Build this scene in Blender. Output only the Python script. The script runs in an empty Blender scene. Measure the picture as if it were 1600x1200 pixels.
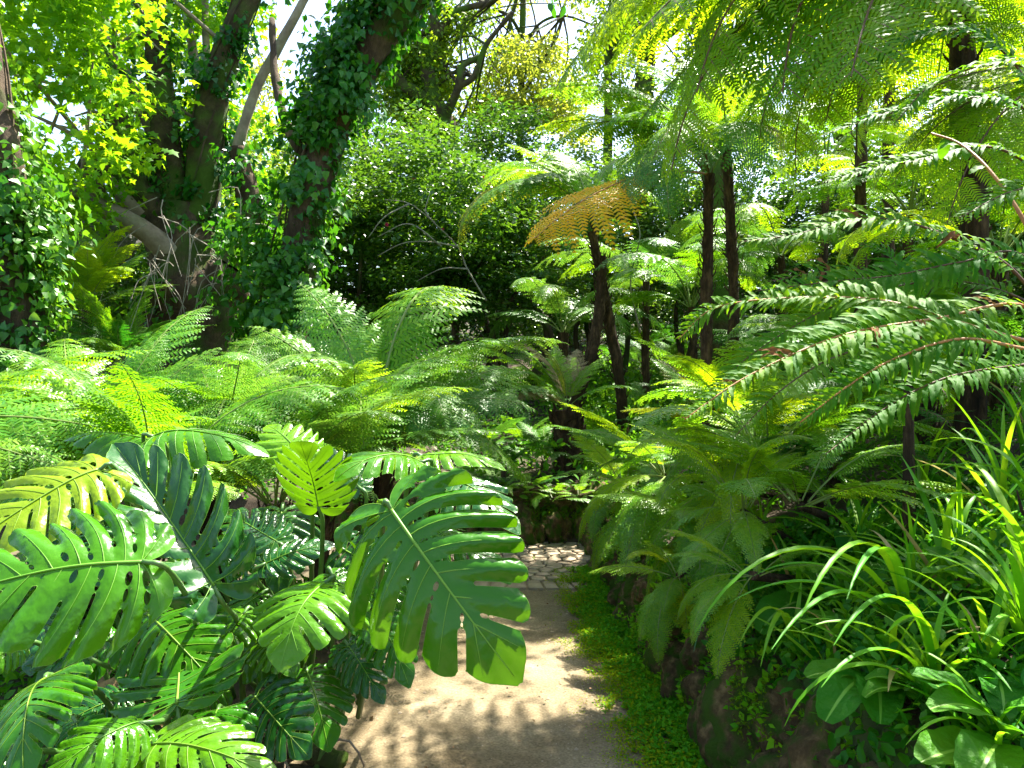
import bpy, math, random
import numpy as np
from mathutils import Vector, Matrix, noise
from mathutils.geometry import delaunay_2d_cdt

RND = random.Random(11)
NP = np.random.default_rng(5)
scene = bpy.context.scene
COL = scene.collection

# ------------------------------------------------------------------ camera, sky, sun, exposure
FOC = 1209.0                      # focal length in pixels of the 1600 px wide photograph
CAM_Z = 1.5
cam_data = bpy.data.cameras.new('camera')
cam_data.sensor_width = 36.0
cam_data.lens = 36.0 * FOC / 1600.0
cam_data.clip_start = 0.05
cam_data.clip_end = 600.0
cam = bpy.data.objects.new('camera', cam_data)
cam.location = (0, 0, CAM_Z)
cam.rotation_euler = (math.radians(90), 0, 0)
COL.objects.link(cam)
scene.camera = cam

SUN_AZ = math.radians(34)         # clockwise from straight ahead
SUN_EL = math.radians(60)
sun_dir = Vector((math.sin(SUN_AZ) * math.cos(SUN_EL), math.cos(SUN_AZ) * math.cos(SUN_EL), math.sin(SUN_EL)))

world = bpy.data.worlds.new('World')
scene.world = world
world.use_nodes = True
nt = world.node_tree
nt.nodes.clear()
sky = nt.nodes.new('ShaderNodeTexSky')
sky.sky_type = 'NISHITA'
sky.sun_disc = False
sky.sun_elevation = SUN_EL
sky.sun_rotation = SUN_AZ
sky.air_density = 1.0
sky.dust_density = 2.0
sky.ozone_density = 1.0
bg = nt.nodes.new('ShaderNodeBackground')
bg.inputs['Strength'].default_value = 0.10
wo = nt.nodes.new('ShaderNodeOutputWorld')
nt.links.new(sky.outputs['Color'], bg.inputs['Color'])
nt.links.new(bg.outputs['Background'], wo.inputs['Surface'])

sun_data = bpy.data.lights.new('sun', 'SUN')
sun_data.energy = 5.0
sun_data.angle = math.radians(0.5)
sun_data.color = (1.0, 0.95, 0.84)
sun = bpy.data.objects.new('sun', sun_data)
sun.rotation_euler = sun_dir.to_track_quat('Z', 'Y').to_euler()
COL.objects.link(sun)

vs = scene.view_settings
vs.view_transform = 'Standard'
vs.look = 'None'
vs.gamma = 1.0
vs.exposure = 2.3
vs.use_curve_mapping = False
scene.render.engine = 'CYCLES'
cy = scene.cycles
cy.max_bounces = 6
cy.diffuse_bounces = 3
cy.glossy_bounces = 3
cy.transmission_bounces = 6
cy.transparent_max_bounces = 8
cy.use_denoising = True
cy.sample_clamp_indirect = 6.0


# ------------------------------------------------------------------ helpers
def P(px, py, d):
    """a point of the place: seen at (px, py) of the photograph, d metres ahead"""
    return Vector(((px - 800.0) / FOC * d, d, CAM_Z - (py - 600.0) / FOC * d))


def smooth(a, b, x):
    t = min(1.0, max(0.0, (x - a) / (b - a)))
    return t * t * (3 - 2 * t)


def nz(x, y, z=0.0):
    return noise.noise(Vector((x, y, z)))


def link(o, parent=None):
    COL.objects.link(o)
    if parent is not None:
        o.parent = parent
    return o


def tag(o, label=None, category=None, group=None, kind=None):
    if label: o['label'] = label
    if category: o['category'] = category
    if group: o['group'] = group
    if kind: o['kind'] = kind
    return o


def thing(name, loc, label, category, group=None):
    o = bpy.data.objects.new(name, None)
    o.location = loc
    o.empty_display_size = 0.1
    link(o)
    return tag(o, label, category, group)


def mesh_from(name, verts, faces, mats, mat_idx=None, smooth_shade=False):
    me = bpy.data.meshes.new(name)
    me.from_pydata([tuple(v) for v in verts], [], faces)
    for m in (mats if isinstance(mats, (list, tuple)) else [mats]):
        me.materials.append(m)
    if mat_idx is not None:
        me.polygons.foreach_set('material_index', mat_idx)
    if smooth_shade:
        me.polygons.foreach_set('use_smooth', [True] * len(me.polygons))
    me.update()
    return me


def mesh_np(name, V, F, mat, smooth_shade=False):
    """V (n,3) float array, F (m,3) int array of triangles"""
    me = bpy.data.meshes.new(name)
    n, m = len(V), len(F)
    me.vertices.add(n)
    me.vertices.foreach_set('co', np.ascontiguousarray(V, dtype=np.float32).ravel())
    me.loops.add(m * 3)
    me.loops.foreach_set('vertex_index', np.ascontiguousarray(F, dtype=np.int32).ravel())
    me.polygons.add(m)
    me.polygons.foreach_set('loop_start', np.arange(0, m * 3, 3, dtype=np.int32))
    try:
        me.polygons.foreach_set('loop_total', np.full(m, 3, dtype=np.int32))
    except Exception:
        pass
    if smooth_shade:
        me.polygons.foreach_set('use_smooth', np.ones(m, dtype=bool))
    me.materials.append(mat)
    me.update(calc_edges=True)
    me.validate()
    return me


def obj(name, me, parent=None, loc=None):
    o = bpy.data.objects.new(name, me)
    if loc is not None:
        o.location = loc
    return link(o, parent)


def obj_at(name, me, parent, world_offset):
    """a child whose mesh is in world coordinates, under an Empty that stands at world_offset"""
    o = obj(name, me, parent)
    o.location = -Vector(world_offset)
    return o


def resample(pts, n):
    """smooth Catmull-Rom through pts, n points"""
    pts = [Vector(p) for p in pts]
    if len(pts) < 3:
        return [pts[0].lerp(pts[-1], i / (n - 1)) for i in range(n)]
    e = [pts[0] * 2 - pts[1]] + pts + [pts[-1] * 2 - pts[-2]]
    out = []
    m = len(pts) - 1
    for i in range(n):
        u = i / (n - 1) * m
        k = min(int(u), m - 1)
        t = u - k
        a, b, c, d = e[k], e[k + 1], e[k + 2], e[k + 3]
        out.append(0.5 * ((2 * b) + (c - a) * t + (2 * a - 5 * b + 4 * c - d) * t * t + (3 * b - a - 3 * c + d) * t ** 3))
    return out


def tube(V, F, pts, radii, sides=6, rough=0.0, freq=3.0, cap=True):
    """append a tapering tube along pts to the lists V, F"""
    n = len(pts)
    base = len(V)
    ref = Vector((0.31, 0.17, 0.93))
    for i, p in enumerate(pts):
        t = (pts[min(i + 1, n - 1)] - pts[max(i - 1, 0)])
        if t.length < 1e-9: t = Vector((0, 0, 1))
        t.normalize()
        if abs(t.dot(ref)) > 0.95: ref = Vector((0.9, 0.3, 0.1))
        a = t.cross(ref).normalized()
        b = t.cross(a)
        r = radii[i] if hasattr(radii, '__len__') else radii
        for k in range(sides):
            ang = 2 * math.pi * k / sides
            d = a * math.cos(ang) + b * math.sin(ang)
            rr = r
            if rough:
                q = (p + d * r) * freq
                rr = r * (1 + rough * noise.noise(q) + rough * 0.6 * noise.noise(q * 2.7))
            V.append(p + d * rr)
    for i in range(n - 1):
        for k in range(sides):
            k2 = (k + 1) % sides
            F.append((base + i * sides + k, base + i * sides + k2, base + (i + 1) * sides + k2, base + (i + 1) * sides + k))
    if cap:
        F.append(tuple(base + k for k in range(sides))[::-1])
        F.append(tuple(base + (n - 1) * sides + k for k in range(sides)))


def taper(n, a, b, p=1.0):
    return [a + (b - a) * (i / (n - 1)) ** p for i in range(n)]


# ------------------------------------------------------------------ materials
def new_mat(name):
    m = bpy.data.materials.new(name)
    m.use_nodes = True
    m.node_tree.nodes.clear()
    return m, m.node_tree


def leaf_mat(name, col, trans, rough=0.4, tmix=0.4, var=0.25, spec=0.5, blotch=None, island=True, nscale=3.0, bump=0.0, bscale=30.0):
    """leaf tissue: a glossy skin over a translucent blade; per-piece and patchy colour variation"""
    m, t = new_mat(name)
    N, L = t.nodes, t.links
    out = N.new('ShaderNodeOutputMaterial')
    mix = N.new('ShaderNodeMixShader')
    pr = N.new('ShaderNodeBsdfPrincipled')
    tr = N.new('ShaderNodeBsdfTranslucent')
    pr.inputs['Roughness'].default_value = rough
    pr.inputs['Specular IOR Level'].default_value = spec
    oi = N.new('ShaderNodeObjectInfo')
    geo = N.new('ShaderNodeNewGeometry')
    tc = N.new('ShaderNodeTexCoord')
    nse = N.new('ShaderNodeTexNoise')
    nse.inputs['Scale'].default_value = nscale
    nse.inputs['Detail'].default_value = 4
    L.new(tc.outputs['Object'], nse.inputs['Vector'])
    add = N.new('ShaderNodeMath'); add.operation = 'ADD'
    L.new(oi.outputs['Random'], add.inputs[0])
    if island:
        L.new(geo.outputs['Random Per Island'], add.inputs[1])
    else:
        add.inputs[1].default_value = 0.5
    add2 = N.new('ShaderNodeMath'); add2.operation = 'ADD'
    L.new(add.outputs[0], add2.inputs[0])
    L.new(nse.outputs['Fac'], add2.inputs[1])          # 0..3, mean 1.5
    val = N.new('ShaderNodeMapRange')
    val.inputs['From Min'].default_value = 0.4
    val.inputs['From Max'].default_value = 2.6
    val.inputs['To Min'].default_value = 1 - var
    val.inputs['To Max'].default_value = 1 + var
    L.new(add2.outputs[0], val.inputs['Value'])
    hue = N.new('ShaderNodeMapRange')
    hue.inputs['From Min'].default_value = 0.4
    hue.inputs['From Max'].default_value = 2.6
    hue.inputs['To Min'].default_value = 0.5 + 0.035
    hue.inputs['To Max'].default_value = 0.5 - 0.03
    L.new(add2.outputs[0], hue.inputs['Value'])
    prev = None
    for c, sock in ((col, pr.inputs['Base Color']), (trans, tr.inputs['Color'])):
        h = N.new('ShaderNodeHueSaturation')
        h.inputs['Color'].default_value = (*c, 1)
        L.new(val.outputs[0], h.inputs['Value'])
        L.new(hue.outputs[0], h.inputs['Hue'])
        src = h.outputs['Color']
        if blotch:
            n2 = N.new('ShaderNodeTexNoise')
            n2.inputs['Scale'].default_value = blotch[1]
            n2.inputs['Detail'].default_value = 5
            L.new(tc.outputs['Object'], n2.inputs['Vector'])
            rp = N.new('ShaderNodeValToRGB')
            rp.color_ramp.elements[0].position = blotch[2]
            rp.color_ramp.elements[1].position = blotch[2] + 0.06
            L.new(n2.outputs['Fac'], rp.inputs['Fac'])
            mx = N.new('ShaderNodeMix'); mx.data_type = 'RGBA'
            L.new(rp.outputs['Color'], mx.inputs['Factor'])
            L.new(src, mx.inputs['A'])
            mx.inputs['B'].default_value = (*blotch[0], 1)
            src = mx.outputs['Result']
        L.new(src, sock)
    if bump:
        bn = N.new('ShaderNodeTexNoise')
        bn.inputs['Scale'].default_value = bscale
        bn.inputs['Detail'].default_value = 3
        L.new(tc.outputs['Object'], bn.inputs['Vector'])
        bp = N.new('ShaderNodeBump')
        bp.inputs['Strength'].default_value = bump
        bp.inputs['Distance'].default_value = 0.02
        L.new(bn.outputs['Fac'], bp.inputs['Height'])
        L.new(bp.outputs[0], pr.inputs['Normal'])
    mix.inputs['Fac'].default_value = tmix
    L.new(pr.outputs[0], mix.inputs[1])
    L.new(tr.outputs[0], mix.inputs[2])
    L.new(mix.outputs[0], out.inputs['Surface'])
    return m


def rough_mat(name, stops, scale=6.0, rough=0.9, bump=0.5, bscale=None, stretch=(1, 1, 1), moss=None, dist=0.02, spec=0.3, voro=0.0, speck=False):
    """bark, soil, stone: noise through a colour ramp, bump, optional moss or lichen patches"""
    m, t = new_mat(name)
    N, L = t.nodes, t.links
    out = N.new('ShaderNodeOutputMaterial')
    pr = N.new('ShaderNodeBsdfPrincipled')
    pr.inputs['Roughness'].default_value = rough
    pr.inputs['Specular IOR Level'].default_value = spec
    tc = N.new('ShaderNodeTexCoord')
    mp = N.new('ShaderNodeMapping')
    mp.inputs['Scale'].default_value = stretch
    L.new(tc.outputs['Object'], mp.inputs['Vector'])
    n1 = N.new('ShaderNodeTexNoise')
    n1.inputs['Scale'].default_value = scale
    n1.inputs['Detail'].default_value = 8
    n1.inputs['Roughness'].default_value = 0.65
    L.new(mp.outputs[0], n1.inputs['Vector'])
    rp = N.new('ShaderNodeValToRGB')
    el = rp.color_ramp.elements
    while len(el) < len(stops):
        el.new(0.5)
    for e, (p, c) in zip(el, stops):
        e.position = p
        e.color = (*c, 1)
    L.new(n1.outputs['Fac'], rp.inputs['Fac'])
    src = rp.outputs['Color']
    if speck:                                   # grit: small pale and dark grains
        ns = N.new('ShaderNodeTexNoise')
        ns.inputs['Scale'].default_value = 95
        ns.inputs['Detail'].default_value = 3
        L.new(tc.outputs['Object'], ns.inputs['Vector'])
        mr = N.new('ShaderNodeMapRange')
        mr.inputs['From Min'].default_value = 0.3
        mr.inputs['From Max'].default_value = 0.7
        mr.inputs['To Min'].default_value = 0.68
        mr.inputs['To Max'].default_value = 1.28
        L.new(ns.outputs['Fac'], mr.inputs['Value'])
        hs = N.new('ShaderNodeHueSaturation')
        L.new(mr.outputs[0], hs.inputs['Value'])
        L.new(src, hs.inputs['Color'])
        src = hs.outputs['Color']
    if moss:
        n2 = N.new('ShaderNodeTexNoise')
        n2.inputs['Scale'].default_value = moss[1]
        n2.inputs['Detail'].default_value = 6
        L.new(tc.outputs['Object'], n2.inputs['Vector'])
        r2 = N.new('ShaderNodeValToRGB')
        r2.color_ramp.elements[0].position = moss[2]
        r2.color_ramp.elements[1].position = moss[2] + 0.12
        L.new(n2.outputs['Fac'], r2.inputs['Fac'])
        mx = N.new('ShaderNodeMix'); mx.data_type = 'RGBA'
        L.new(r2.outputs['Color'], mx.inputs['Factor'])
        L.new(src, mx.inputs['A'])
        mx.inputs['B'].default_value = (*moss[0], 1)
        src = mx.outputs['Result']
    L.new(src, pr.inputs['Base Color'])
    n3 = N.new('ShaderNodeTexNoise')
    n3.inputs['Scale'].default_value = bscale or scale * 2.5
    n3.inputs['Detail'].default_value = 8
    n3.inputs['Roughness'].default_value = 0.7
    L.new(mp.outputs[0], n3.inputs['Vector'])
    hsrc = n3.outputs['Fac']
    if voro:
        vo = N.new('ShaderNodeTexVoronoi')
        vo.inputs['Scale'].default_value = voro
        L.new(mp.outputs[0], vo.inputs['Vector'])
        ad = N.new('ShaderNodeMath'); ad.operation = 'ADD'
        L.new(n3.outputs['Fac'], ad.inputs[0])
        L.new(vo.outputs['Distance'], ad.inputs[1])
        hsrc = ad.outputs[0]
    bp = N.new('ShaderNodeBump')
    bp.inputs['Strength'].default_value = bump
    bp.inputs['Distance'].default_value = dist
    L.new(hsrc, bp.inputs['Height'])
    L.new(bp.outputs[0], pr.inputs['Normal'])
    L.new(pr.outputs[0], out.inputs['Surface'])
    return m


M = {}
# ferns
M['fern'] = leaf_mat('fern_green', (0.082, 0.225, 0.005), (0.27, 0.50, 0.007), 0.48, 0.42, 0.3, 0.22)
M['fern_light'] = leaf_mat('fern_light_green', (0.13, 0.30, 0.010), (0.34, 0.58, 0.014), 0.36, 0.40, 0.28, 0.5)
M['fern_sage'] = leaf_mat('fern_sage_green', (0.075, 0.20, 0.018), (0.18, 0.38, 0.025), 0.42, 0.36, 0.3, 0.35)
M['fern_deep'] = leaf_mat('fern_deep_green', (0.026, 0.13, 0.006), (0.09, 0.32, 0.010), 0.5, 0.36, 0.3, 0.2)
M['fern_lime'] = leaf_mat('fern_lime_green', (0.16, 0.30, 0.005), (0.46, 0.66, 0.008), 0.48, 0.52, 0.28, 0.2)
M['fern_olive'] = leaf_mat('fern_olive', (0.17, 0.21, 0.010), (0.40, 0.42, 0.015), 0.5, 0.42, 0.3, 0.2)
M['fern_gold'] = leaf_mat('fern_gold', (0.62, 0.41, 0.008), (0.84, 0.58, 0.008), 0.5, 0.42, 0.3, 0.2)
M['fern_tan'] = leaf_mat('fern_tan', (0.30, 0.22, 0.11), (0.36, 0.26, 0.12), 0.6, 0.35, 0.25)
M['sword'] = leaf_mat('sword_fern_green', (0.050, 0.165, 0.004), (0.20, 0.42, 0.006), 0.6, 0.42, 0.3, 0.14, blotch=((0.16, 0.10, 0.008), 6.0, 0.74))
M['sword_light'] = leaf_mat('sword_fern_light', (0.10, 0.24, 0.004), (0.32, 0.54, 0.006), 0.6, 0.45, 0.3, 0.14, blotch=((0.20, 0.14, 0.008), 6.0, 0.74))
M['sword_dry'] = leaf_mat('sword_fern_dry', (0.17, 0.075, 0.022), (0.18, 0.085, 0.025), 0.8, 0.25, 0.35, 0.1)
M['stalk_green'] = rough_mat('stalk_green', [(0.3, (0.10, 0.17, 0.03)), (0.7, (0.19, 0.24, 0.05))], 20, 0.5, 0.1)
M['stalk_brown'] = rough_mat('stalk_brown', [(0.3, (0.06, 0.03, 0.015)), (0.7, (0.14, 0.075, 0.03))], 20, 0.6, 0.2)
M['stalk_orange'] = rough_mat('stalk_orange', [(0.3, (0.28, 0.12, 0.03)), (0.7, (0.42, 0.20, 0.05))], 20, 0.5, 0.2)
# monstera
M['monstera'] = leaf_mat('monstera_green', (0.038, 0.145, 0.003), (0.17, 0.40, 0.004), 0.24, 0.20, 0.4, 0.32, blotch=((0.30, 0.33, 0.12), 34.0, 0.735), island=False, nscale=1.6, bump=0.3, bscale=7)
M['monstera_light'] = leaf_mat('monstera_fresh_green', (0.080, 0.225, 0.004), (0.28, 0.52, 0.005), 0.26, 0.26, 0.4, 0.32, blotch=((0.34, 0.30, 0.10), 30.0, 0.73), island=False, nscale=1.6, bump=0.3, bscale=7)
M['monstera_lime'] = leaf_mat('monstera_lime', (0.24, 0.36, 0.008), (0.55, 0.66, 0.010), 0.3, 0.42, 0.2, 0.45, island=False, nscale=1.6, bump=0.3, bscale=7)  # yellow-green glow of the backlit leaf put into its colour
M['monstera_dark'] = leaf_mat('monstera_blue_green', (0.015, 0.085, 0.009), (0.08, 0.28, 0.015), 0.26, 0.15, 0.25, 0.45, island=False, nscale=1.6, bump=0.3, bscale=7)
M['vein'] = leaf_mat('monstera_vein', (0.17, 0.34, 0.03), (0.26, 0.46, 0.03), 0.4, 0.2, 0.1, 0.3, island=False)
M['petiole'] = rough_mat('monstera_petiole', [(0.3, (0.045, 0.12, 0.02)), (0.7, (0.09, 0.19, 0.035))], 9, 0.4, 0.1, spec=0.5)
M['dry_husk'] = rough_mat('dry_husk', [(0.3, (0.16, 0.09, 0.04)), (0.7, (0.40, 0.28, 0.14))], 14, 0.9, 0.4, stretch=(1, 1, 0.2))
# other plants
M['strap'] = leaf_mat('strap_leaf_green', (0.085, 0.29, 0.005), (0.27, 0.60, 0.008), 0.45, 0.38, 0.25, 0.25, island=False)
M['strap_light'] = leaf_mat('strap_leaf_light', (0.14, 0.34, 0.008), (0.36, 0.64, 0.012), 0.45, 0.4, 0.25, 0.25, island=False)
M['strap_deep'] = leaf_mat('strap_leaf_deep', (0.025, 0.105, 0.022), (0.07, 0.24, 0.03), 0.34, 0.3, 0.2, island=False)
M['strap_dry'] = leaf_mat('strap_leaf_dry', (0.36, 0.27, 0.10), (0.40, 0.30, 0.10), 0.6, 0.3, 0.2, island=False)
M['broad'] = leaf_mat('broad_leaf_green', (0.045, 0.185, 0.005), (0.15, 0.44, 0.008), 0.55, 0.36, 0.3, 0.2, island=False, nscale=8, bump=0.6, bscale=14)
M['round'] = leaf_mat('round_leaf_green', (0.026, 0.14, 0.008), (0.10, 0.34, 0.010), 0.55, 0.32, 0.3, 0.2, island=False, nscale=8, bump=0.6, bscale=8)
M['ivy'] = leaf_mat('ivy_green', (0.024, 0.125, 0.007), (0.10, 0.34, 0.008), 0.36, 0.3, 0.45, 0.35)
M['ivy_leaning'] = leaf_mat('ivy_mid_green', (0.036, 0.155, 0.008), (0.13, 0.38, 0.010), 0.36, 0.3, 0.5, 0.4)
M['ivy_light'] = leaf_mat('ivy_light_green', (0.055, 0.185, 0.010), (0.17, 0.42, 0.012), 0.38, 0.32, 0.45, 0.35)
M['camellia'] = leaf_mat('camellia_green', (0.054, 0.140, 0.011), (0.17, 0.34, 0.013), 0.30, 0.3, 0.5, 0.45)
M['plane'] = leaf_mat('plane_leaf', (0.085, 0.25, 0.006), (0.30, 0.58, 0.008), 0.5, 0.48, 0.4, 0.2)
M['oak'] = leaf_mat('oak_leaf', (0.095, 0.19, 0.010), (0.36, 0.52, 0.015), 0.45, 0.44, 0.45, 0.3)
M['oak_yellow'] = leaf_mat('oak_leaf_yellow', (0.18, 0.23, 0.02), (0.50, 0.56, 0.04), 0.45, 0.45, 0.4)
M['moss'] = leaf_mat('moss_green', (0.22, 0.29, 0.006), (0.36, 0.46, 0.010), 0.85, 0.35, 0.5, 0.05, nscale=5)
M['rock_moss'] = leaf_mat('rock_moss_green', (0.075, 0.15, 0.006), (0.15, 0.28, 0.010), 0.85, 0.3, 0.5, 0.05, nscale=5)
M['cover'] = leaf_mat('ground_cover_green', (0.085, 0.30, 0.005), (0.24, 0.52, 0.008), 0.6, 0.36, 0.45, 0.15)
M['under'] = leaf_mat('undergrowth_green', (0.050, 0.18, 0.006), (0.16, 0.42, 0.010), 0.5, 0.36, 0.45, 0.25)
M['under2'] = leaf_mat('fresh_undergrowth_green', (0.06, 0.22, 0.006), (0.20, 0.50, 0.010), 0.5, 0.38, 0.45, 0.25)
M['petal'] = leaf_mat('petal_red', (0.45, 0.02, 0.04), (0.5, 0.03, 0.05), 0.5, 0.3, 0.2)
# wood, ground, stone
M['bark'] = rough_mat('bark', [(0.25, (0.022, 0.014, 0.008)), (0.5, (0.075, 0.05, 0.028)), (0.75, (0.19, 0.13, 0.075))], 7, 0.95, 0.9, stretch=(1, 1, 0.35), moss=((0.045, 0.095, 0.008), 1.6, 0.5), dist=0.04)
M['bark_pale'] = rough_mat('bark_pale', [(0.25, (0.12, 0.09, 0.06)), (0.5, (0.26, 0.20, 0.14)), (0.75, (0.38, 0.32, 0.23))], 5, 0.9, 0.5, moss=((0.07, 0.12, 0.03), 1.3, 0.6))
M['bark_moss'] = rough_mat('bark_moss', [(0.25, (0.018, 0.014, 0.008)), (0.5, (0.06, 0.045, 0.02)), (0.75, (0.12, 0.10, 0.04))], 6, 0.95, 0.9, moss=((0.06, 0.115, 0.010), 1.8, 0.46), dist=0.04)
M['twig'] = rough_mat('twig_grey', [(0.3, (0.16, 0.14, 0.11)), (0.7, (0.38, 0.34, 0.27))], 12, 0.9, 0.3)
M['fern_trunk'] = rough_mat('fern_trunk', [(0.25, (0.012, 0.007, 0.004)), (0.5, (0.06, 0.033, 0.016)), (0.78, (0.22, 0.13, 0.065))], 18, 0.95, 1.0, stretch=(1, 1, 0.3), dist=0.04)
M['soil'] = rough_mat('soil', [(0.25, (0.018, 0.013, 0.009)), (0.55, (0.06, 0.042, 0.026)), (0.8, (0.13, 0.09, 0.05))], 5, 0.95, 0.8, moss=((0.045, 0.09, 0.015), 1.2, 0.52))
M['rock'] = rough_mat('rock', [(0.25, (0.030, 0.020, 0.008)), (0.5, (0.12, 0.080, 0.034)), (0.66, (0.30, 0.205, 0.088)), (0.80, (0.46, 0.34, 0.17))], 3.2, 0.9, 1.0, bscale=9, moss=((0.055, 0.115, 0.008), 2.6, 0.46), dist=0.05, spec=0.2)
M['rock_grey'] = rough_mat('rock_grey', [(0.25, (0.05, 0.048, 0.046)), (0.55, (0.12, 0.115, 0.11)), (0.8, (0.20, 0.19, 0.18))], 6, 0.9, 0.9, bscale=14)
M['path'] = rough_mat('path', [(0.25, (0.080, 0.059, 0.032)), (0.43, (0.165, 0.126, 0.072)), (0.58, (0.235, 0.186, 0.113)), (0.78, (0.34, 0.28, 0.18))], 1.9, 0.95, 0.7, bscale=48, speck=True, moss=((0.13, 0.12, 0.03), 1.1, 0.60), dist=0.012, spec=0.15)
M['cobble'] = rough_mat('cobble', [(0.25, (0.14, 0.11, 0.07)), (0.5, (0.28, 0.22, 0.15)), (0.8, (0.42, 0.35, 0.25))], 5, 0.9, 0.7, bscale=26, dist=0.012, spec=0.15)
M['joint'] = rough_mat('joint_soil', [(0.3, (0.05, 0.04, 0.022)), (0.7, (0.15, 0.12, 0.07))], 9, 0.95, 0.6, moss=((0.07, 0.10, 0.015), 3, 0.55))
M['litter'] = leaf_mat('leaf_litter', (0.24, 0.12, 0.045), (0.25, 0.13, 0.04), 0.7, 0.2, 0.5)


# ------------------------------------------------------------------ terrain, path, cobbles
def wall_x(y):
    return 0.66 + 0.09 * max(0.0, 4.0 - y) + 0.05 * nz(y * 1.3, 3.1) + 0.03 * nz(y * 3.7, 9.1)


def ht(x, y):
    wx = wall_x(y)
    n = 0.05 * nz(x * 0.9, y * 0.9) + 0.03 * nz(x * 2.3, y * 2.3, 5) + 0.015 * nz(x * 6, y * 6, 2)
    dx = max(0.0, x - wx - 0.2)
    r = smooth(wx + 0.02, wx + 0.20, x) * (0.46 + 0.16 * (1 - smooth(2.2, 3.2, y))) + min(dx, 0.6) * 0.55 + max(0.0, min(dx - 0.6, 4.0)) * 0.28
    by = 7.18 + 0.06 * nz(x * 2.1, 4.4)
    b = smooth(by, by + 0.3, y) * 0.46 + max(0.0, min(y - by - 0.3, 30.0)) * 0.12
    l = smooth(0.80 + 0.1 * nz(y * 1.7, 7.7), 1.15, -x) * 0.10
    if y > 5.4:
        l *= 1 - smooth(5.4, 5.75, y)
    h = max(r, b, l)
    k = smooth(0.0, 0.12, h)
    far = max(0.0, math.hypot(x, y - 5) - 14) * 0.10
    return -0.04 + h + n * k + (0.012 * nz(x * 7, y * 7)) + far


def axis(lo, hi, f0, f1, fine, growth=1.25):
    a = list(np.arange(f0, f1 + 1e-6, fine))
    s = fine; v = f1
    while v < hi:
        s *= growth; v += s; a.append(min(v, hi))
    s = fine; v = f0
    pre = []
    while v > lo:
        s *= growth; v -= s; pre.append(max(v, lo))
    return pre[::-1] + a


xs = axis(-90, 90, -3.0, 3.4, 0.07)
ys = axis(-40, 130, 0.8, 9.0, 0.08)
V = [(x, y, ht(x, y)) for y in ys for x in xs]
nx = len(xs)
F = [(j * nx + i, j * nx + i + 1, (j + 1) * nx + i + 1, (j + 1) * nx + i) for j in range(len(ys) - 1) for i in range(nx - 1)]
tag(obj('ground', mesh_from('ground', V, F, M['soil'], smooth_shade=True)), 'dark mossy soil of the fern garden', None, None, 'structure')

px_ = list(np.arange(-1.25, 0.93, 0.06))
py_ = list(np.arange(-4.0, 5.86, 0.08))
V = [(x, y, 0.004 + 0.010 * nz(x * 2.2, y * 2.2, 1) + 0.004 * nz(x * 9, y * 9, 1) + 0.0) for y in py_ for x in px_]
nx = len(px_)
F = [(j * nx + i, j * nx + i + 1, (j + 1) * nx + i + 1, (j + 1) * nx + i) for j in range(len(py_) - 1) for i in range(nx - 1)]
tag(obj('path', mesh_from('path', V, F, M['path'], smooth_shade=True)), 'worn sandy garden path between the plants', None, None, 'structure')

# the cobbled stretch where the path bends off to the left
cob = obj('cobbled_path', mesh_from('cobbled_path', [(-8, 5.7, 0.0), (0.95, 5.7, 0.0), (0.95, 7.5, 0.0), (-8, 7.5, 0.0)], [(0, 1, 2, 3)], M['joint']))
tag(cob, 'uneven cobbled stretch of path turning behind the monstera', None, None, 'structure')


def clip_poly(poly, a, b, c):
    """keep a*x + b*y <= c"""
    out = []
    for i in range(len(poly)):
        p, q = poly[i], poly[(i + 1) % len(poly)]
        dp, dq = a * p[0] + b * p[1] - c, a * q[0] + b * q[1] - c
        if dp <= 0: out.append(p)
        if dp * dq < 0:
            t = dp / (dp - dq)
            out.append((p[0] + (q[0] - p[0]) * t, p[1] + (q[1] - p[1]) * t))
    return out


sites = []
yy = 5.78
row = 0
while yy < 7.35:
    step_y = 0.075 + 0.05 * RND.random()
    xx = -1.25 + 0.1 * RND.random()
    while xx < 0.85:
        sx = 0.08 + 0.10 * RND.random()
        sites.append((xx + sx / 2, yy + step_y / 2 + RND.uniform(-0.025, 0.025)))
        xx += sx
    yy += step_y
    row += 1
for i, (sx, sy) in enumerate(sites):
    poly = [(sx - 0.3, sy - 0.2), (sx + 0.3, sy - 0.2), (sx + 0.3, sy + 0.2), (sx - 0.3, sy + 0.2)]
    for j, (ox, oy) in enumerate(sites):
        if j == i or abs(ox - sx) > 0.6 or abs(oy - sy) > 0.4: continue
        a, b = ox - sx, oy - sy
        ln = math.hypot(a, b)
        poly = clip_poly(poly, a / ln, b / ln, (a * sx + b * sy) / ln + ln / 2 - 0.008)
        if len(poly) < 3: break
    if len(poly) < 3: continue
    cx = sum(p[0] for p in poly) / len(poly); cyy = sum(p[1] for p in poly) / len(poly)
    if (cyy > 7.3): continue
    h0 = 0.010 + 0.012 * RND.random()
    tx, ty = RND.uniform(-0.08, 0.08), RND.uniform(-0.08, 0.08)
    n = len(poly)
    V, F = [], []
    for ring, (s, h) in enumerate(((1.0, -0.02), (0.97, h0 * 0.7), (0.82, h0), (0.0, h0 * 1.12))):
        if ring == 3:
            V.append((0, 0, h)); break
        for (x, y) in poly:
            dx, dy = (x - cx) * s, (y - cyy) * s
            V.append((dx, dy, h + dx * tx + dy * ty + 0.003 * nz(x * 20, y * 20)))
    for r in range(2):
        for k in range(n):
            k2 = (k + 1) % n
            F.append((r * n + k, r * n + k2, (r + 1) * n + k2, (r + 1) * n + k))
    for k in range(n):
        F.append((2 * n + k, 2 * n + (k + 1) % n, 3 * n))
    obj('cobble', mesh_from('cobble', V, F, M['cobble']), cob, (cx, cyy, 0.002))

# ------------------------------------------------------------------ rocks
import bmesh


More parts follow.
